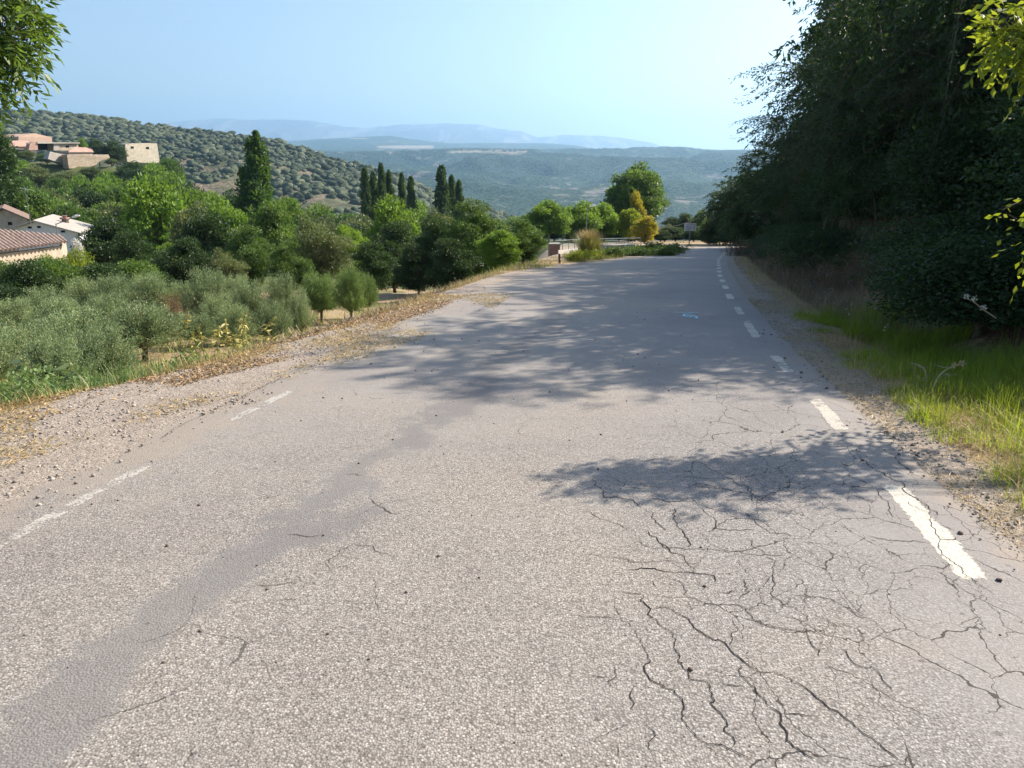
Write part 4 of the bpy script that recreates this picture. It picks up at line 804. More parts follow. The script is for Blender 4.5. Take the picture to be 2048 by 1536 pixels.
for (u, v, Y, rr, n) in [(2040, 20, 5.9, .15, 22), (2000, 40, 5.95, .10, 10), (2062, 75, 5.9, .17, 24), (2010, 85, 5.95, .08, 8), (2120, 70, 5.9, .28, 30), (2160, 150, 5.9, .30, 28), (2220, 80, 6.0, .34, 32), (2120, 200, 5.9, .20, 12), (2270, 190, 6.0, .34, 26), (2320, 90, 6.1, .34, 26), (2210, 260, 6.0, .2, 12), (2380, 150, 6.1, .36, 24), (2250, 70, 5.55, .22, 22), (2320, 150, 5.6, .24, 20), (2210, 190, 5.6, .16, 10)]:
    x, y, z = PX(u, v, Y); anc.append((x, y, z, rr, n))
g = H(8.4, 6.4); r = compound('elder_tree', 102, anc, [(8.4, 6.4, g - .2), (8.2, 6.4, g + .3), (7.4, 6.3, g + .5), (6.4, 6.1, 2.9)], M['yellowgreen'], root_loc=(8.4, 6.4, g), tr=.035, L=.085, W=.036, leaflets=9)
tag(r, 'sunlit yellow green branches hanging in at the upper right corner', 'tree')
anc = []
for (u, v, Y, rr, n) in [(2050, 420, 6.0, .06, 5), (2058, 445, 6.0, .07, 6), (2035, 408, 6.05, .03, 2), (2070, 480, 6.0, .08, 6), (2060, 510, 6.0, .04, 2)]:
    x, y, z = PX(u, v, Y); anc.append((x, y, z, rr, n))
g = H(5.6, 6.3); r = compound('young_elder', 103, anc, [(5.6, 6.3, g - .1), (5.2, 6.2, g + .2), (4.6, 6.1, g + .4)], M['yellowgreen'], root_loc=(5.6, 6.3, g), tr=.02, L=.07, W=.035, leaflets=5)
tag(r, 'small sunlit yellow green sprig at the right edge above the red earth', 'plant')

# ------------------------------------------------------------------ grass, weeds, litter, stones
def scatter(rng, n, y0, y1, fx, ymid=None):
    Y = y0 + (y1 - y0) * rng.rand(n) ** 1.3; X = fx(Y, rng.rand(n)); return X, Y
def grass_obj(name, X, Y, hgt, wid, mat, seed, lean, label, seg=3):
    rng = np.random.RandomState(seed); P = np.stack([X, Y, Hf(X, Y) - .01], 1); V, F = blades(rng, P, hgt, wid, lean, seg)
    me = npmesh(name, V, F, {'tint': ('FACE', np.repeat(rng.rand(len(X)), seg))}); return tag(link(name, me, mat), label, 'grass', None, 'stuff')
rng = np.random.RandomState(9)
nt_ = 640; ty = 2.5 + 8.6 * rng.rand(nt_) ** 1.15; tx = XR(ty) + .35 + .34 + .10 * np.clip(ty - 6, 0, 9) * .35 + rng.rand(nt_) ** 1.1 * (1.9 - .05 * ty); tk = fbm(tx * 1.5, ty * 1.5, 3) + .1 * (ty < 6) > .40; tx, ty = tx[tk], ty[tk]; nb = 95
ri = np.repeat(np.arange(len(tx)), nb); rad = .16 * rng.rand(len(ri)) ** .6; an = rng.rand(len(ri)) * 6.28; X = tx[ri] + np.cos(an) * rad; Y = ty[ri] + np.sin(an) * rad; th = (.10 + .20 * rng.rand(len(tx)))[ri] * (.55 + .6 * ss(0, .7, X - XR(Y) - .8))
ttone = rng.rand(len(tx))[ri]; hg = th * (.4 + .75 * rng.rand(len(ri)))
P = np.stack([X, Y, Hf(X, Y) - .01], 1); V, F = blades(rng, P, hg, .0042, 1.15, 4, np.stack([np.cos(an), np.sin(an), an * 0], 1) + rng.normal(size=(len(an), 3)) * np.array([.7, .7, 0]))
tag(link('green_grass', npmesh('green_grass', V, F, {'tint': ('FACE', np.repeat(np.clip(ttone * .7 + rng.rand(len(ri)) * .4, 0, 1), 4))}), M['grass']), 'bright green grass tufts along the right verge', 'grass', None, 'stuff')
n = 5000; X, Y = scatter(rng, n, 2.5, 9, lambda y, r: XR(y) + .35 + .35 + r * 1.3)
grass_obj('straw_stalks', X, Y, .06 + .16 * rng.rand(len(X)), .0035, M['drygrass'], 98, 1.3, 'thin straw stalks mixed into the green grass')
n = 26000; X, Y = scatter(rng, n, 1.5, 40, lambda y, r: XR(y) + .35 + .25 + r * 1.1); keep = rng.rand(n) < ss(.42, .62, fbm(X * 3, Y * 1.5, 3)) + .12; X, Y = X[keep], Y[keep]
grass_obj('dry_grass', X, Y, .02 + .05 * rng.rand(len(X)) + .10 * ss(10, 22, Y) * rng.rand(len(X)), .004, M['drygrass'], 92, 1.8, 'short straw coloured grass along the right asphalt edge')
n = 30000; X, Y = scatter(rng, n, 3, 48, lambda y, r: XV(y) - .05 - r ** 1.3 * (1.6 + .04 * y)); keep = rng.rand(n) < ss(.40, .6, fbm(X * 1.8, Y * 1.2, 3)) + .1; X, Y = X[keep], Y[keep]
grass_obj('dry_verge_grass', X, Y, .05 + .16 * rng.rand(len(X)), .006, M['drygrass'], 93, 1.2, 'straw coloured grass along the left verge')
n = 42000; Y = 5 + 20 * rng.rand(n) ** 1.1; X = XV(Y) - .5 - rng.rand(n) * (Y * .62 + .5); keep = (rng.rand(n) < ss(.36, .56, fbm(X * .9, Y * .9, 3)) * .9); X, Y = X[keep], Y[keep]
grass_obj('field_weeds', X, Y, .06 + .22 * rng.rand(len(X)), .009, M['weed'], 94, 1.0, 'yellow green weeds between the olive bushes')
n = 16000; Y = 4.4 + 5.5 * rng.rand(n); X = XV(Y) - .12 - rng.rand(n) ** .8 * 2.8; cl = fbm(X * 2.4, Y * 2.4, 3); keep = (rng.rand(n) < ss(.38, .55, cl)) & (X < XV(Y) - .1 - .35 * (Y > 7) * (Y - 7)); X, Y, cl = X[keep], Y[keep], cl[keep]; P = np.stack([X, Y, Hf(X, Y) + (.03 + .30 * rng.rand(len(X)) * ss(.4, .65, cl))], 1); A = rng.normal(size=(len(X), 3)) + np.array([0, 0, .3]); V, F = leaves(rng, P, A, .055 * (.5 + rng.rand(len(X))), .024, .2)
tag(link('leafy_ground_cover', npmesh('leafy_ground_cover', V, F, {'tint': ('FACE', rng.rand(len(X)))}), M['olivelush']), 'low leafy plants covering the left verge nearest the camera', 'ground cover', None, 'stuff')
n = 13000; Y = 4.4 + 5.5 * rng.rand(n); X = XV(Y) - .1 - rng.rand(n) ** .8 * 2.6; keep = X < XV(Y) - .1 - .35 * (Y > 7) * (Y - 7); X, Y = X[keep], Y[keep]
keep = rng.rand(len(X)) < ss(.36, .5, fbm(X * 1.6, Y * 1.6, 3)); X, Y = X[keep], Y[keep]
grass_obj('green_weeds', X, Y, .07 + .26 * rng.rand(len(X)), .010, M['olivelush'], 95, 1.1, 'green leafy weeds on the left verge nearest the camera')
# tufts on the far verges
n = 16000; Y = 22 + 34 * rng.rand(n); X = XV(Y) - rng.rand(n) * 5 + .2; keep = (rng.rand(n) < ss(.4, .6, fbm(X * .7, Y * .7, 3))) & ~((X < .1 * Y) & (Y > 28) & (Y < 42)); X, Y = X[keep], Y[keep]
grass_obj('far_verge_grass', X, Y, (.08 + .2 * rng.rand(len(X))), .018, M['weed'], 96, 1.0, 'mixed green and straw grass around the junction')
n = 14000; Y = 9 + 44 * rng.rand(n) ** 1.1; X = XR(Y) + .35 + .9 + rng.rand(n) * 2.0
grass_obj('dry_bank_grass', X, Y, .12 + .42 * rng.rand(n), .006, M['drytwig'], 97, .9, 'brown dry grass at the foot of the shaded right bank')
def litter(name, X, Y, L, mat, label, seed, cat='leaf litter', zoff=.012, wr=.45):
    rng = np.random.RandomState(seed); n = len(X); P = np.stack([X, Y, np.maximum(Hf(X, Y), np.where((X > XL(Y)) & (X < XR(Y) + .36), ZR(Y) + .018, -99)) + zoff], 1)
    A = rng.normal(size=(n, 3)) * np.array([1, 1, .25]); V, F = leaves(rng, P, A, L * (.5 + rng.rand(n)), L * wr * (.6 + .8 * rng.rand(n)), .3, np.tile([0, 0, 1.], (n, 1)))
    return tag(link(name, npmesh(name, V, F, {'tint': ('FACE', rng.rand(n))}), mat), label, cat, None, 'stuff')
n = 34000; Y = 5 + 9 * rng.rand(n) ** 1.2; X = XV(Y) + .75 - rng.rand(n) * 1.5 - .2; keep = rng.rand(n) < ss(.40, .58, fbm(X * 2.1, Y * 1.3, 3)) * ss(5.0, 6.4, Y) + .03; litter('leaf_litter', X[keep], Y[keep], .034, M['litter'], 'curled tan dead leaves along the left verge', 11)
n = 26000; Y = 2 + 11 * rng.rand(n) ** 1.2; X = XR(Y) + .30 + rng.rand(n) * .95; keep = rng.rand(n) < ss(.34, .6, fbm(X * 3, Y * 2, 3)) * .9 + .08; litter('straw_litter', X[keep], Y[keep], .05, M['drygrass'], 'straw and dead grass clippings on the right shoulder', 12, 'straw', .012, .07)
n = 42000; Y = 3 + 11 * rng.rand(n) ** 1.1; X = XV(Y) - .3 + rng.rand(n) ** 1.6 * 1.7; keep = rng.rand(n) < ss(.38, .60, fbm(X * 1.3 + 5, Y * .9, 4)); litter('straw_litter', X[keep], Y[keep], .055, M['drygrass'], 'straw and dry grass scraps over the left gravel shoulder', 14, 'straw', .018, .14)
n = 5000; Y = 9 + 6 * rng.rand(n); X = XV(Y) - .2 - rng.rand(n) * .9; litter('cut_twigs', X, Y, .16, M['drytwig'], 'dark heap of cut twigs along the left verge', 13, 'twigs', .03, .08)
def stonemat(name, c0, c1):
    s = NT(name); n = s.noise(40, 4, .7); f = s.math('ADD', s.math('MULTIPLY', s.attr('tint'), .7), s.math('MULTIPLY', n.outputs[0], .3)); return s.done(s.ramp(f, [(.1, c0), (.9, c1)]), .85, s.bump(n.outputs[0], .5, .004), .3)
M['pebble'] = stonemat('pebble_stone', (.18, .15, .125), (.48, .42, .36)); M['clod'] = stonemat('earth_clod', (.08, .055, .04), (.20, .15, .115))
n = 16000; Y = 1.5 + 12 * rng.rand(n) ** 1.2; X = XL(Y) + .25 - rng.rand(n) ** .8 * (XL(Y) - XV(Y) + .35); keep = rng.rand(n) < ss(.35, .6, fbm(X * 1.7, Y * 1.7, 3)) * .9 + .1; X, Y = X[keep], Y[keep]
S = .003 + .012 * rng.rand(len(X)) ** 5; blobs('gravel', np.stack([X, Y, np.maximum(Hf(X, Y), np.where(X > XL(Y), ZR(Y) + .015, -99)) + S * .3], 1), S, M['pebble'], 6, 1, .15, 'stuff', 'loose grey gravel on the left shoulder', 'gravel')
n = 8000; Y = 1.2 + 12 * rng.rand(n) ** 1.2; X = XR(Y) + .30 + rng.rand(n) * .75; S = .0035 + .009 * rng.rand(n) ** 4; blobs('gravel', np.stack([X, Y, np.maximum(Hf(X, Y), np.where(X < XR(Y) + .36, ZR(Y) + .015, -99)) + S * .3], 1), S, M['pebble'], 7, 1, .15, 'stuff', 'loose brown gravel on the right shoulder', 'gravel')
n = 110; Y = 1.6 + 8 * rng.rand(n) ** 1.2; X = XR(Y) + .26 + rng.normal(size=n) * .14; S = .004 + .011 * rng.rand(n) ** 3; blobs('earth_clods', np.stack([X, Y, np.maximum(Hf(X, Y), np.where(X < XR(Y) + .36, ZR(Y) + .018, -99)) + S * .3], 1), S, M['clod'], 8, 2, .14, 'stuff', 'dark earth clods scattered on the right road edge', 'clods')
n = 260; Y = 1.2 + 11 * rng.rand(n); X = XL(Y) + (XR(Y) - XL(Y)) * rng.rand(n) ** 2.2; S = .004 + .007 * rng.rand(n) ** 2; blobs('grit', np.stack([X, Y, ZR(Y) + .018 + S * .3], 1), S, M['clod'], 9, 1, .14, 'stuff', 'stray dark grit on the asphalt', 'grit')
# white flowers and seed heads in the shade at the right
n = 420; Y = 8.5 + 9 * rng.rand(n); X = XR(Y) + .35 + .9 + rng.rand(n) * 2.6; P = np.stack([X, Y, Hf(X, Y) + .12 + .38 * rng.rand(n)], 1); V, F = leaves(rng, P, rng.normal(size=(n, 3)), .022, .02, .1)
tag(link('wild_flowers', npmesh('wild_flowers', V, F, {'tint': ('FACE', rng.rand(n))}), M['flower']), 'tiny white wild flowers dotted over the shaded right verge', 'flowers', None, 'stuff')

def weed(name, x, y, h, seed, mat, label, nl=16, Lf=.11, arch=0.0, head=True, wl=.035, cat='weed', group=None, dirx=1):
    rng = np.random.RandomState(seed); z = H(x, y); root = empty(name, (x, y, z), 0, label, cat, group); t = np.linspace(0, 1, 9)
    bx, by = rng.normal() * .1, rng.normal() * .05; c = np.stack([h * (bx * t + dirx * arch * t ** 3), h * by * t, h * (t - .45 * abs(arch) * t ** 3)], 1); V, F = tubes([(c, .009 * (1.2 - t * .8))], 5)
    link('stem', npmesh('stem', V, F, {'tint': ('FACE', rng.rand(len(F)))}, True), M['weedlight'] if mat is not M['palestem'] else M['palestem'], root)
    tt = .15 + .8 * rng.rand(nl); P = np.stack([np.interp(tt, t, c[:, j]) for j in range(3)], 1); a = rng.rand(nl) * 6.28; A = np.stack([np.cos(a), np.sin(a), np.full(nl, -.5) + rng.rand(nl) * .5], 1)
    V, F = leaves(rng, P, A, Lf * (.5 + .9 * rng.rand(nl)), wl * (.6 + .7 * rng.rand(nl)), .3); link('leaves', npmesh('leaves', V, F, {'tint': ('FACE', rng.rand(nl))}), mat, root)
    if head:
        m = 60; th = .82 + .22 * rng.rand(m); P = np.stack([np.interp(th, t, c[:, j]) for j in range(3)], 1) + rng.normal(size=(m, 3)) * .008; V, F = leaves(rng, P, rng.normal(size=(m, 3)) + np.array([0, 0, 1]), .022, .012, .1)
        link('seed_head', npmesh('seed_head', V, F, {'tint': ('FACE', rng.rand(m))}), mat, root)
    return root
wd_ = [(372, 618, 9.6, .25), (395, 665, 9.7, 0), (420, 655, 9.8, 0), (442, 650, 9.9, .1), (463, 640, 10.1, 0), (483, 650, 10.2, -.2), (497, 610, 10.3, .15), (515, 640, 10.4, 0), (505, 655, 9.9, .5), (535, 640, 10.6, .6), (528, 618, 10.7, .3), (455, 675, 9.4, .3), (545, 668, 10.4, .2), (410, 690, 9.3, -.3)]
for i, (u, v, Y, ar) in enumerate(wd_):
    z = H(xat(u, Y, -1), Y); hh = max(.3, zat(v, Y) - z); weed('tall_weed', xat(u, Y, z), Y, hh, 200 + i, M['weedlight'], 'tall yellow green weed at the left verge, %s of the clump' % ordl([0, 1, 3, 4, 6, 7, 8, 10, 9, 12, 11, 5, 13, 2][i]), 44, .12, ar, True, .034, 'weed', 'tall weeds at the left verge')
weed('broadleaf_weed', xat(48, 6.9, -.5), 6.9, .62, 231, M['olive'], 'pale mallow-like weed standing at the far left verge', 26, .12, .05, True, .05)
weed('broadleaf_weed', xat(160, 7.2, -.5), 7.2, .5, 232, M['olive'], 'broad leaved weed in front of the left olives', 26, .12, .05, False, .05)
weed('seeding_grass', xat(1865, 6.3, -.2), 6.3, .36, 233, M['palestem'], 'tall seeding grass stalk above the green grass', 5, .14, .55, True, .008, 'grass stalk')
weed('seeding_grass', xat(1850, 6.6, -.2), 6.6, .32, 234, M['palestem'], 'curved dry grass stalk beside the taller seeding one', 5, .12, -.6, False, .008, 'grass stalk')
# bundle of cut canes
def canes():
    Y = 11.0; x, z = xat(612, Y, -1.0), 0; z = H(x, Y) + .05; root = empty('cane_bundle', (x, Y, z), 0, 'fan of pale cut canes lying on the left verge', 'cut canes'); rng = np.random.RandomState(4)
    for i in range(17):
        a = radians(100 + 62 * i / 16 + rng.uniform(-5, 5)); L_ = .32 + .16 * rng.rand(); m = MB(); m.bar((rng.uniform(-.02, .04), rng.uniform(-.1, .1), rng.uniform(-.03, .02)), (cos(a) * L_, rng.uniform(-.12, .12), sin(a) * L_ * .75), .008, 6, .006); m.build('cane', M['cane'], root)
M['cane'] = plain('pale_cane', (.55, .44, .28), .7)
canes()
def twig_branch():
    Y = 7.0; pts = [PX(1992, 636, Y), PX(1965, 618, Y), PX(1945, 602, Y), PX(1930, 596, Y)]; R0 = pts[0]; P = np.array(pts) - np.array(R0); root = empty('seed_stalk', R0, 0, 'bent pale stalk with tiny white flower heads before the red earth', 'stalk')
    V, F = tubes([(P, np.array([.006, .005, .004, .003]))], 5); link('stem', npmesh('stem', V, F, {'tint': ('FACE', np.full(len(F), .6))}), M['palestem'], root)
    rng = np.random.RandomState(1); k = 30
    for i in range(1, 4): q = P[i] + rng.normal(size=(k, 3)) * .011 + np.array([.01, 0, .015]); V, F = leaves(rng, q, rng.normal(size=(k, 3)), .016, .013, .1); link('flower_head', npmesh('flower_head', V, F, {'tint': ('FACE', rng.rand(k))}), M['flower'], root)
twig_branch()
# tussock of pampas-like grass at the junction
def tussock():
    u, Y = 1178, 34; z = H(xat(u, Y, -2), Y); x = xat(u, Y, z); rng = np.random.RandomState(8); n = 1500; root = empty('grass_tussock', (x, Y, z), 0, 'tall fountain shaped grass tussock by the brick pillar', 'ornamental grass')
    P = np.stack([rng.normal(size=n) * .16, rng.normal(size=n) * .16, np.zeros(n)], 1); D = P * np.array([1, 1, 0]) + rng.normal(size=(n, 3)) * np.array([.2, .2, 0]); V, F = blades(rng, P, .75 + .45 * rng.rand(n), .02, .8, 4, D)
    link('blades', npmesh('tussock_blades', V, F, {'tint': ('FACE', np.repeat(rng.rand(n), 4))}), M['weed'], root)
    n = 500; P = np.stack([rng.normal(size=n) * .14, rng.normal(size=n) * .14, np.full(n, .35)], 1); V, F = blades(rng, P, .8 + .2 * rng.rand(n), .022, .6, 4, P * np.array([1, 1, 0]) + rng.normal(size=(n, 3)) * np.array([.1, .1, 0])); link('plumes', npmesh('tussock_plumes', V, F, {'tint': ('FACE', np.repeat(rng.rand(n), 4))}), M['drygrass'], root)
tussock()

# ------------------------------------------------------------------ junction furniture
M['metal'] = plain('galvanised_metal', (.24, .26, .27), .45, .5, .6, .1, 6, .05); M['lampwhite'] = plain('lamp_white', (.75, .76, .74), .4, .5, 0, .05, 4, .02)
M['concrete'] = plain('concrete', (.38, .355, .32), .85, .2, 0, .15, 4, .2); M['signgrey'] = plain('sign_face', (.52, .55, .60), .5, .4, 0, .06, 8, .02); M['ink'] = plain('sign_ink', (.12, .14, .17), .6, .3, 0, .05)
M['rustpost'] = plain('dark_post', (.10, .06, .045), .8); M['brickp'] = plain('pillar_brick', (.26, .14, .10), .9, .2, 0, .3, 9, .4); M['white'] = plain('white_board', (.50, .48, .45), .7, .3, 0, .06, 5, .05)
def gp(u, Y): 
    z = 0
    for _ in range(6): z = H(xat(u, Y, z), Y)
    return xat(u, Y, z), Y, z
def lamp(x, y, z, h, arm, label, headup=.25):
    r = empty('street_lamp', (x, y, z), 0, label, 'street lamp'); m = MB(); m.bar((0, 0, -.3), (0, 0, h), .045, 10, .03); m.build('pole', M['metal'], r)
    m = MB(); m.bar((0, 0, h - .05), (arm, 0, h + headup), .028, 8); m.build('arm', M['metal'], r)
    m = MB(); s = 1 if arm > 0 else -1; m.bar((arm - .05 * s, 0, h + headup), (arm + .2 * s, 0, h + headup + .08), .055, 10, .09); m.bar((arm + .2 * s, 0, h + headup + .08), (arm + .45 * s, 0, h + headup + .11), .09, 10, .04); m.build('lamp_head', M['lampwhite'], r, bevel=.01); return r
x, y, z = gp(1172, 66); lamp(x, y, z, zat(422, 66) - z, .28, 'thin street lamp on a tall pole at the junction', .35)
def sign():
    Y = 64; x, y, z = gp(1378, Y); zt = zat(447, Y); zb = zat(461.5, Y); wd = 23.5 * Y / 1547; r = empty('direction_sign', (x, y, z), 0, 'grey rectangular direction sign with four lines on a single post', 'road sign')
    m = MB(); m.box(-.04, .04, -.03, .03, -.3, zt - z + .12); m.build('post', M['metal'], r)
    m = MB(); m.box(-wd / 2, wd / 2, -.075, -.035, zb - z, zt - z); p = m.build('panel', M['signgrey'], r, bevel=.008); hh = zt - zb
    m = MB(); a, b = -wd / 2 + .02, wd / 2 - .02; q = .018
    for (x0, x1, z0, z1) in ((a, b, .02, .02 + q), (a, b, hh - .02 - q, hh - .02), (a, a + q, .04, hh - .04), (b - q, b, .04, hh - .04), (a + q, b - q, hh * .745, hh * .745 + q)): m.box(x0, x1, -.079, -.076, zb - z + z0, zb - z + z1)
    m.build('border', M['lampwhite'], p); rng = np.random.RandomState(2)
    for j, (zz, xs) in enumerate([(.83, (.12, .88)), (.58, (.14, .62)), (.36, (.14, .58)), (.14, (.14, .56))]):
        m = MB(); cx = -wd / 2 + wd * xs[0]
        while cx < -wd / 2 + wd * xs[1]:
            lw = .022 + .012 * rng.rand(); hz = hh * .10 * (1 if rng.rand() > .3 else .7); m.box(cx, cx + lw, -.081, -.0765, zb - z + hh * zz - hh * .045, zb - z + hh * zz - hh * .045 + hz); cx += lw + .011 + (.03 if rng.rand() < .15 else 0)
        if j:
            cx = wd / 2 - wd * .2
            for _ in range(3): m.box(cx, cx + .025, -.081, -.0765, zb - z + hh * zz - hh * .045, zb - z + hh * zz + hh * .05); cx += .04
        m.build('text_line', M['ink'], p)
sign()
def railing(u0, Y0, u1, Y1, n, label, h=.95):
    a = Vector(gp(u0, Y0)); b = Vector(gp(u1, Y1)); r = empty('railing', a, 0, label, 'railing'); d = b - a
    for i in range(n + 1):
        p = d * (i / n); zz = H(a.x + p.x, a.y + p.y) - a.z; m = MB(); m.bar((p.x, p.y, zz - .2), (p.x, p.y, p.z + h), .02, 6); m.build('post', M['metal'], r)
    for k in (h, h * .55): m = MB(); m.bar((0, 0, k), (d.x, d.y, d.z + k), .018, 6); m.build('rail', M['metal'], r)
railing(1112, 44, 1160, 49, 4, 'grey tubular railing between the brick pillar and the tussock', .62)
railing(1195, 52, 1280, 60, 5, 'grey tubular railing behind the concrete deck', .62)
x, y, z = gp(1108, 40); r = empty('brick_pillar', (x, y, z), .2, 'short brick gate pillar with pale cap', 'pillar'); ph = zat(487, 40) - z
def brickmat(name, a, b, mortar, sc, rw=.5, rh=.25):
    s = NT(name); tc = s.n('ShaderNodeTexCoord'); bk = s.n('ShaderNodeTexBrick'); sx = s.n('ShaderNodeSeparateXYZ'); s.l(tc.outputs['Object'], sx.inputs[0]); cb = s.n('ShaderNodeCombineXYZ'); s.l(s.math('ADD', sx.outputs[0], sx.outputs[1]), cb.inputs[0]); s.l(sx.outputs[2], cb.inputs[1]); s.l(cb.outputs[0], bk.inputs[0])
    bk.inputs['Scale'].default_value = sc; bk.inputs['Color1'].default_value = (*a, 1); bk.inputs['Color2'].default_value = (*b, 1); bk.inputs['Mortar'].default_value = (*mortar, 1); bk.inputs['Mortar Size'].default_value = .03; bk.inputs['Brick Width'].default_value = rw; bk.inputs['Row Height'].default_value = rh
    n = s.noise(3, 5, .7); c = s.mix(.5, bk.outputs[0], s.mix(1, bk.outputs[0], s.ramp(n.outputs[0], [(.3, (.6, .55, .5)), (.7, (1.25, 1.2, 1.1))]), 'MULTIPLY')); return s.done(c, .9, s.bump(bk.outputs['Fac'], -.4, .01), .2)
M['brickp'] = brickmat('pillar_brick', (.24, .12, .09), (.32, .17, .13), (.35, .3, .26), 4); M['oldstone'] = brickmat('old_stone', (.34, .28, .22), (.48, .40, .32), (.26, .21, .17), 1.1, .6, .3); M['ruinstone'] = brickmat('ruin_stone', (.46, .42, .35), (.60, .55, .46), (.40, .35, .29), .9, .6, .3)
m = MB(); m.box(-.26, .26, -.2, .2, -.4, ph - .06); m.build('pillar_body', M['brickp'], r); m = MB(); m.box(-.31, .31, -.25, .25, ph - .06, ph + .02); m.build('pillar_cap', M['concrete'], r, bevel=.01)
# low white parapet and dark post
xa, ya, za = gp(1117, 38.5); xb, yb, zb_ = gp(1158, 41.5); r = empty('white_parapet', (xa, ya, za), 0, 'long pale parapet board beside the brick pillar', 'parapet')
ta = zat(501, 38.5) - za; tb_ = zat(497, 41.5) - za; ba_ = zat(515, 38.5) - za; bb = zat(508, 41.5) - za; dx, dy = xb - xa, yb - ya
m = MB(); m.add([(0, 0, ba_), (dx, dy, bb), (dx, dy, tb_), (0, 0, ta), (-.03, .12, ba_), (dx - .03, dy + .12, bb), (dx - .03, dy + .12, tb_), (-.03, .12, ta)], [(0, 1, 2, 3), (7, 6, 5, 4), (0, 4, 5, 1), (3, 2, 6, 7), (0, 3, 7, 4), (1, 5, 6, 2)]); m.build('board', M['white'], r)
for t_ in (.03, .5, .97): m = MB(); m.box(dx * t_ - .03, dx * t_ + .03, dy * t_ + .13, dy * t_ + .2, -.6, ta + (tb_ - ta) * t_ - .03); m.build('support', M['rustpost'], r)
x, y, z = gp(1120, 27.5); ph = zat(510, 27.5) - z; r = empty('marker_post', (x, y, z), .3, 'thin dark leaning post on the verge before the brick pillar', 'post'); m = MB(); m.bar((0, 0, -.2), (-.03, 0, ph), .045, 8, .04); m.build('shaft', M['rustpost'], r); m = MB(); m.bar((-.03, 0, ph + .001), (-.033, 0, ph + .05), .048, 8, .02); m.build('cap', M['rustpost'], r)
# concrete deck
xa, ya, za = gp(1212, 46); xb, yb, zb_ = gp(1270, 46.6); zt = zat(490, 46.3); r = empty('concrete_deck', (xa, ya, zt), 0, 'pale concrete deck slab of the side entrance before the railing', 'concrete deck'); dx, dy = xb - xa, yb - ya
m = MB(); m.add([(0, 0, 0), (dx, dy, 0), (dx - .2, dy + .9, -.02), (-.2, .9, -.02), (0, 0, -.9), (dx, dy, -.9), (dx - .2, dy + .9, -.9), (-.2, .9, -.9)], [(0, 1, 2, 3), (4, 7, 6, 5), (0, 4, 5, 1), (1, 5, 6, 2), (2, 6, 7, 3), (3, 7, 4, 0)]); m.build('slab', M['concrete'], r)
# overhead cable by the sign
pa = Vector(PX(1300, 455, 80)); pb = Vector(PX(1420, 424, 80)); n_ = 12; pts = [(pa.lerp(pb, i / n_) + Vector((0, 0, -.5 * 4 * (i / n_) * (1 - i / n_)))) for i in range(n_ + 1)]; V, F = tubes([(np.array([p[:] for p in pts]), np.full(n_ + 1, .03))], 5)
tag(link('overhead_cable', npmesh('overhead_cable', V, F), M['metal']), 'sagging pale overhead cable above the direction sign', 'cable')

# ------------------------------------------------------------------ houses bottom left
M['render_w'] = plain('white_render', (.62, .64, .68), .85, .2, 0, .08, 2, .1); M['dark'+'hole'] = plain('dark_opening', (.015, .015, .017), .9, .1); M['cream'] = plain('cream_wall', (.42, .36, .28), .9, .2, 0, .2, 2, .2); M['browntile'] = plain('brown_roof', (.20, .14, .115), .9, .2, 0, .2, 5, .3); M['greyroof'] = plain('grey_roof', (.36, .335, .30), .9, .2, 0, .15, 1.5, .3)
def tilemat():
    s = NT('clay_tile'); n = s.noise(2.2, 6, .75); n2 = s.noise(14, 4, .7); f = s.math('ADD', s.math('MULTIPLY', n.outputs[0], .5), s.math('MULTIPLY', n2.outputs[0], .5)); return s.done(s.ramp(f, [(.3, (.16, .11, .085)), (.5, (.42, .32, .26)), (.7, (.58, .48, .40))]), .9, s.bump(n2.outputs[0], .5, .02), .2)
M['tile'] = tilemat()
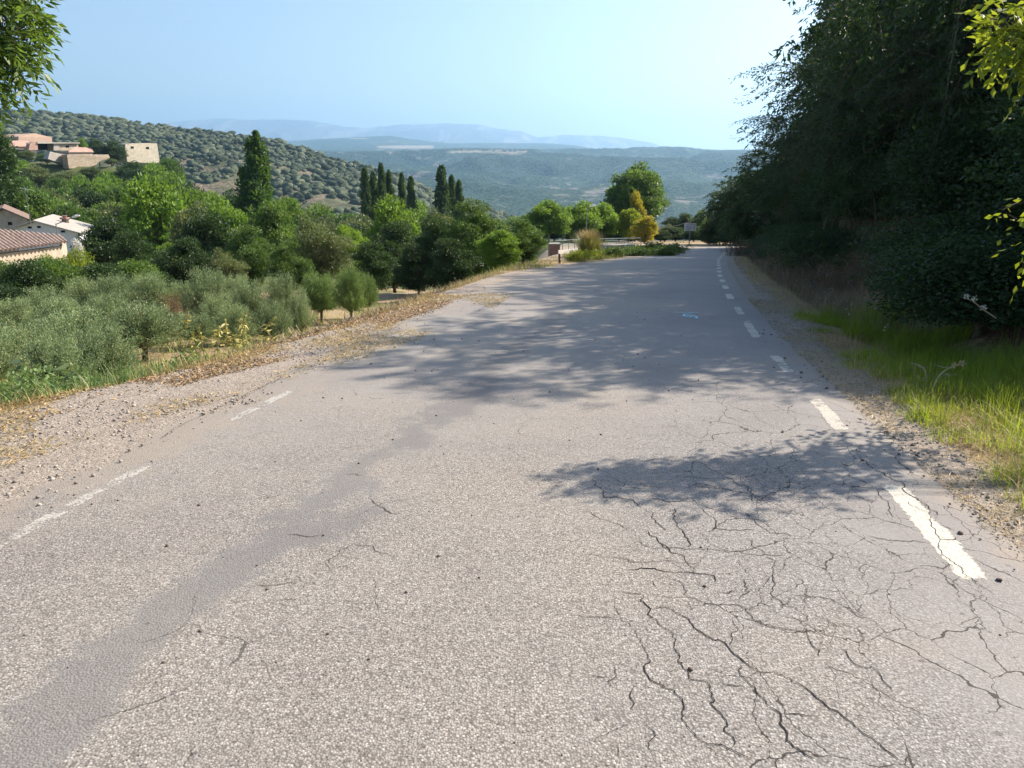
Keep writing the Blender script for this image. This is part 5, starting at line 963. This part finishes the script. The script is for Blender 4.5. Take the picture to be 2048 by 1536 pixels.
def tiled_house():
    Y = 38.; zt = zat(462, Y + 3); ze = zat(516, Y); x0 = xat(-160, Y, ze); x1 = xat(118, Y, ze); g = H((x0 + x1) / 2, Y); r = empty('tiled_house', (x1, Y, g), 0, 'nearest low house with a ridged clay tile roof at the left edge', 'house')
    # roof slopes towards the camera; eave rises and recedes to the right
    O = np.array([x1, Y, g]); e0, e1, r1, r0 = [np.array(PX(*q)) - O for q in ((-95, 519, 33.5), (137, 487.5, 41.), (121, 474, 42.5), (-200, 445, 38.))]; n = 28; V = []; nu, nv = n * 6, 10
    nrm = np.cross(e1 - e0, r0 - e0); nrm /= np.linalg.norm(nrm); nrm = nrm if nrm[2] > 0 else -nrm
    for j in range(nv + 1):
        for i in range(nu + 1):
            s_ = i / nu; t = j / nv; p = (e0 * (1 - s_) + e1 * s_) * (1 - t) + (r0 * (1 - s_) + r1 * s_) * t
            V.append(p + nrm * (.17 * abs(sin(pi * s_ * n)) + .015 * (j % 2)))
    Fq = grid_faces(nv + 1, nu + 1); link('roof', npmesh('roof', V, Fq, None, True), M['tile'], r)
    m = MB(); c0 = e0 + np.array([-.35, .1, -.10]); c1 = e1 + np.array([-.35, -.3, -.10]); b0, b1 = c0.copy(), c1.copy(); b0[2] -= 2.6; b1[2] -= 2.6; t = np.array([-.3, 0, 0])
    m.add([b0, b1, c1, c0, b0 + t, b1 + t, c1 + t, c0 + t], [(0, 1, 2, 3), (7, 6, 5, 4), (0, 4, 5, 1), (3, 2, 6, 7), (0, 3, 7, 4), (1, 5, 6, 2)]); m.build('wall', M['cream'], r)
    k1 = r1 + np.array([0, .2, -.15]); m = MB(); kb = k1.copy(); kb[2] -= 3; m.add([b1, kb, k1, c1, b1 + [0, .25, 0], kb + [0, .25, 0], k1 + [0, .25, 0], c1 + [0, .25, 0]], [(0, 1, 2, 3), (7, 6, 5, 4), (0, 4, 5, 1), (3, 2, 6, 7), (0, 3, 7, 4), (1, 5, 6, 2)]); m.build('gable_wall', M['cream'], r)
tiled_house()
def gable_house(name, u0, vl, um, vm, u1, vr, Y, depth, base_v, wall, roofm, label, vents=(), skew=0):
    """gable end seen from the front: left eave (u0,vl), apex (um,vm), right eave (u1,vr)"""
    P = [PX(u0, vl, Y), PX(um, vm, Y), PX(u1, vr, Y)]; zb = min(H(P[0][0], Y), H(P[2][0], Y)) - .5; ox, oy, oz = P[1][0], Y, zb
    L = [(p[0] - ox, 0, p[2] - oz) for p in P]; r = empty(name, (ox, oy, oz), 0, label, 'house'); m = MB()
    f = [(L[0][0], 0, 0), (L[2][0], 0, 0), L[2], L[1], L[0]]; b = [(x + skew, depth, z) for x, y, z in f]; m.add(f + b, [(0, 1, 2, 3, 4), (9, 8, 7, 6, 5), (0, 5, 6, 1), (1, 6, 7, 2), (0, 4, 9, 5)]); m.build('wall', wall, r)
    m = MB(); t = .12; o = .35
    for a, bb in ((L[0], L[1]), (L[1], L[2])):
        ax, az = a[0], a[2]; bx, bz = bb[0], bb[2]; sl = (bz - az) / (bx - ax)
        if a is L[0]: ax -= o; az -= o * sl
        else: bx += o; bz += o * sl
        m.add([(ax, -o, az + .004), (bx, -o, bz + .004), (bx + skew, depth + .1, bz + .004), (ax + skew, depth + .1, az + .004), (ax, -o, az + t), (bx, -o, bz + t), (bx + skew, depth + .1, bz + t), (ax + skew, depth + .1, az + t)], [(0, 3, 2, 1), (4, 5, 6, 7), (0, 1, 5, 4), (2, 3, 7, 6), (1, 2, 6, 5), (3, 0, 4, 7)])
    m.build('roof', roofm, r)
    for (u, v, wpx, hpx) in vents:
        q = PX(u, v, Y); w2 = wpx * Y / 1547 / 2; h2 = hpx * Y / 1547 / 2; m = MB(); m.box(q[0] - ox - w2, q[0] - ox + w2, -.02, .1, q[2] - oz - h2, q[2] - oz + h2); m.build('window', M['darkhole'], r)
    return r
wh = gable_house('white_house', 30, 456, 72, 443, 158, 466, 58, 7.6, 500, M['render_w'], M['greyroof'], 'white gabled house with a grey roof and small square vents', [(60, 455, 8, 4), (126, 463, 8, 4), (78, 454, 7, 4)], xat(105, 65.6, -2.3) - xat(72, 58, -2.3))
# chimney as part of the white house
q = PX(133, 458, 62); m = MB(); lx, ly, lz = q[0] - wh.location.x, q[1] - wh.location.y, q[2] - wh.location.z; m.box(lx - .18, lx + .18, ly - .18, ly + .18, lz - .6, lz + .75); ch = m.build('chimney', M['rustpost'], wh); m = MB(); m.box(lx - .27, lx + .27, ly - .27, ly + .27, lz + .752, lz + .90); m.bar((lx, ly, lz + .9), (lx, ly, lz + 1.05), .14, 8, .2); m.build('chimney_cap', M['brickp'], ch)
gable_house('brown_house', -60, 441, 10, 418, 55, 437, 66, 7, 470, M['cream'], M['browntile'], 'cream house with a brown roof behind the tiled roof', [(20, 447, 8, 6)], -4.5)
x, y, z = gp(134, 50); lamp(x, y, z, zat(447, 50) - z, 1.15, 'street lamp arm reaching right in front of the white house', .38)
q = PX(68, 452, 56); g = H(q[0], q[1]); r = empty('antenna_mast', (q[0], q[1], g), 0, 'thin television antenna mast above the white house', 'antenna'); zt = zat(372, 56) - g; m = MB(); m.bar((0, 0, 0), (-.25, 0, zt), .03, 6, .015); m.build('mast', M['metal'], r)
m = MB(); m.bar((-.45, 0, zt - .15), (.05, 0, zt - .25), .015, 5)
for i in range(5): m.bar((-.4 + .1 * i, -.25, zt - .16 - .02 * i), (-.4 + .1 * i, .25, zt - .16 - .02 * i), .01, 4)
m.bar((-.05, 0, zt - .9), (-.35, 0, zt - .35), .012, 5); m.build('aerial', M['metal'], r)

# ------------------------------------------------------------------ ruins and barns on the knoll
SK = .15
def PK(u, v, Y): return PX(u, v, Y + SK * (u - 170))
def slab(name, pts, Yf, Yb, mat, r, o):
    """a wall outline given in picture points, standing turned towards the right, thickened backwards"""
    f = [PK(u, v, Yf) for u, v in pts]; n = len(f); a = [(p[0] - o[0], p[1] - o[1], p[2] - o[2]) for p in f]; d = Yb - Yf; b = [(x - .72 * d, y + .45 * d, z) for x, y, z in a]
    m = MB(); m.add(a + b, [tuple(range(n)), tuple(range(2 * n - 1, n - 1, -1))] + [(i, i + n, (i + 1) % n + n, (i + 1) % n) for i in range(n)]); return m.build(name, mat, r)
def thing_at(u, v, Y, name, label, cat='building'): o = PK(u, v, Y); return empty(name, o, 0, label, cat), o
M['salmon'] = plain('salmon_render', (.44, .31, .24), .85, .2, 0, .08, .6, .1); M['pinkroof'] = plain('pink_tile_roof', (.38, .25, .20), .9, .2, 0, .2, 1, .2); M['greywall'] = plain('grey_wall', (.38, .34, .31), .9, .2, 0, .2, .8, .2)
r, o = thing_at(280, 312, 203, 'ruined_tower', 'roofless square stone ruin with two dark window holes on the hill')
w_ = slab('wall', [(320, 327), (255, 324), (250, 298), (251, 288), (258, 289), (262, 286.5), (285, 287.5), (300, 286), (308, 288.5), (314, 286.5)][::-1], 203, 211, M['ruinstone'], r, o)
for (u, v) in ((264.5, 295), (295, 296)): slab('window', [(u - 3, v + 2.3), (u - 3, v - 2.3), (u + 3.2, v - 2.2), (u + 3.2, v + 2.4)], 202.93, 203.2, M['darkhole'], r, o)
r, o = thing_at(175, 320, 198, 'stone_wall', 'long low stone retaining wall in front of the ruins', 'wall')
slab('wall_face', [(138, 337), (134, 309), (217, 309), (220, 316), (200, 322), (192, 330), (170, 336)], 198, 201, M['oldstone'], r, o)
r, o = thing_at(125, 320, 201.5, 'shaded_wall', 'dark shaded end wall left of the stone retaining wall', 'wall'); slab('wall_face', [(96, 318), (100, 303), (118, 307), (133, 309), (137, 336), (120, 326)], 201.5, 204, M['greywall'], r, o)
r, o = thing_at(165, 300, 206, 'tiled_shed', 'small shed with a steep pink tile roof above the retaining wall'); slab('wall', [(137, 309), (138, 303), (184, 303), (185, 309)], 206, 212, M['oldstone'], r, o); q0 = [PK(*p) for p in ((136, 304, 205.6), (186, 304, 205.6), (183, 294.5, 209), (148, 294.5, 209))]; m = MB(); m.add([tuple(np.subtract(p, o)) for p in q0] + [tuple(np.subtract(p, o) + np.array([0, .3, -.15])) for p in q0], [(0, 1, 2, 3), (7, 6, 5, 4), (0, 4, 5, 1), (1, 5, 6, 2), (2, 6, 7, 3), (3, 7, 4, 0)]); m.build('roof', M['pinkroof'], r)
r, o = thing_at(70, 275, 225, 'salmon_barn', 'large salmon coloured barn with a low gable on the hill'); slab('wall', [(37, 286), (37, 273), (70, 266.5), (104, 275), (104, 288)], 225, 245, M['salmon'], r, o); slab('shutter', [(70, 286), (70, 281), (95, 281.5), (95, 286.5)], 224.9, 225.2, M['greywall'], r, o)
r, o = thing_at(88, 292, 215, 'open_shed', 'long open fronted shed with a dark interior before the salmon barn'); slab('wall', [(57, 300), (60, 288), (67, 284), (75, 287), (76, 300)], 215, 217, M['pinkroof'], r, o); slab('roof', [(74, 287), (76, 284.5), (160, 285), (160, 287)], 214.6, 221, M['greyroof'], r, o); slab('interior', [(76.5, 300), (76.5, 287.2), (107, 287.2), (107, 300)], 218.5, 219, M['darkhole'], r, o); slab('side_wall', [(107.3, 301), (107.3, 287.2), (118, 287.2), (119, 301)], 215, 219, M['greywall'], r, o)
w_ = slab('pale_wall', [(119.3, 301), (118.3, 287.2), (156, 287.2), (158, 302)], 215.3, 219, M['cream'], r, o); slab('window', [(131.5, 295), (131.5, 291), (138.5, 291), (138.5, 295)], 215.2, 215.5, M['darkhole'], r, o)
r, o = thing_at(40, 288, 219, 'low_barn', 'low barn with a pinkish tiled roof at the left of the open shed'); slab('wall', [(20, 298), (20, 290), (56, 291), (56, 299)], 219, 225, M['greywall'], r, o); q0 = [PK(*p) for p in ((18, 292, 218.6), (60, 293, 218.6), (54, 281, 223), (20, 281, 223))]; m = MB(); m.add([tuple(np.subtract(p, o)) for p in q0] + [tuple(np.subtract(p, o) + np.array([0, .4, -.2])) for p in q0], [(0, 1, 2, 3), (7, 6, 5, 4), (0, 4, 5, 1), (1, 5, 6, 2), (2, 6, 7, 3), (3, 7, 4, 0)]); m.build('roof', M['pinkroof'], r)
for i, (u, v, Y, wp, kx, lb) in enumerate([(196, 276, 212, 44, 'midC', 'dark round tree between the sheds and the ruined tower'), (232, 279, 213, 42, 'midC', 'dark round tree directly left of the ruined tower'), (165, 276, 222, 26, 'midD', 'small bright tree behind the tiled shed'), (28, 300, 200, 60, 'midC', 'dark tree before the low barn'), (58, 308, 196, 44, 'midB', 'dull green tree under the open shed'), (222, 315, 197, 40, 'midB', 'grey green bush at the right end of the retaining wall'), (300, 322, 196, 46, 'midA', 'green bush at the foot of the ruined tower'), (250, 326, 193, 40, 'midB', 'pale bush on the rocks below the ruined tower')]):
    putpx(kx, 'hilltop_tree', u, v, Y, wp, lb, 'tree', None, minh=1.5)

# ------------------------------------------------------------------ birds
M['bird'] = plain('bird_grey', (.10, .11, .13), .8)
def bird(u, v, Y, s, label, rz):
    p = PX(u, v, Y); r = empty('bird', p, rz, label, 'bird'); m = MB(); m.add([(-.12 * s, 0, 0), (0, -.035 * s, 0), (.14 * s, 0, .0), (0, .035 * s, 0), (0, 0, .04 * s), (0, 0, -.04 * s)], [(0, 1, 4), (1, 2, 4), (2, 3, 4), (3, 0, 4), (1, 0, 5), (2, 1, 5), (3, 2, 5), (0, 3, 5)]); m.build('body', M['bird'], r)
    for sg in (-1, 1):
        m = MB(); m.add([(.05 * s, 0, .01 * s), (-.05 * s, 0, .01 * s), (-.04 * s, sg * .16 * s, .10 * s), (-.09 * s, sg * .36 * s, .17 * s), (.03 * s, sg * .17 * s, .11 * s), (0, sg * .1 * s, .085 * s)], [(0, 1, 2, 5), (5, 2, 3, 4)]); m.build('wing', M['bird'], r)
bird(379, 44, 60, .5, 'small bird with raised wings high in the sky', 1.9); bird(209, 139, 110, .42, 'tiny far bird low in the left sky', 1.2)

# prototypes that were never placed
for k_, p_ in PROTO.items():
    if k_ not in used:
        for c_ in list(p_.children): bpy.data.objects.remove(c_)
        bpy.data.objects.remove(p_)
# ------------------------------------------------------------------ haze
hz = MB(); hz.box(-15000, 15000, -400, 13800, -176, 860)
s = NT('haze'); s.t.nodes.remove(s.b); pv = s.n('ShaderNodeVolumePrincipled'); pv.inputs['Color'].default_value = (.42, .70, 1.0, 1); pv.inputs['Density'].default_value = 1.3e-4; pv.inputs['Anisotropy'].default_value = .5
s.l(pv.outputs[0], s.out.inputs['Volume']); tag(hz.build('haze', s.m), 'pale blue summer haze filling the valley', 'haze', None, 'stuff')
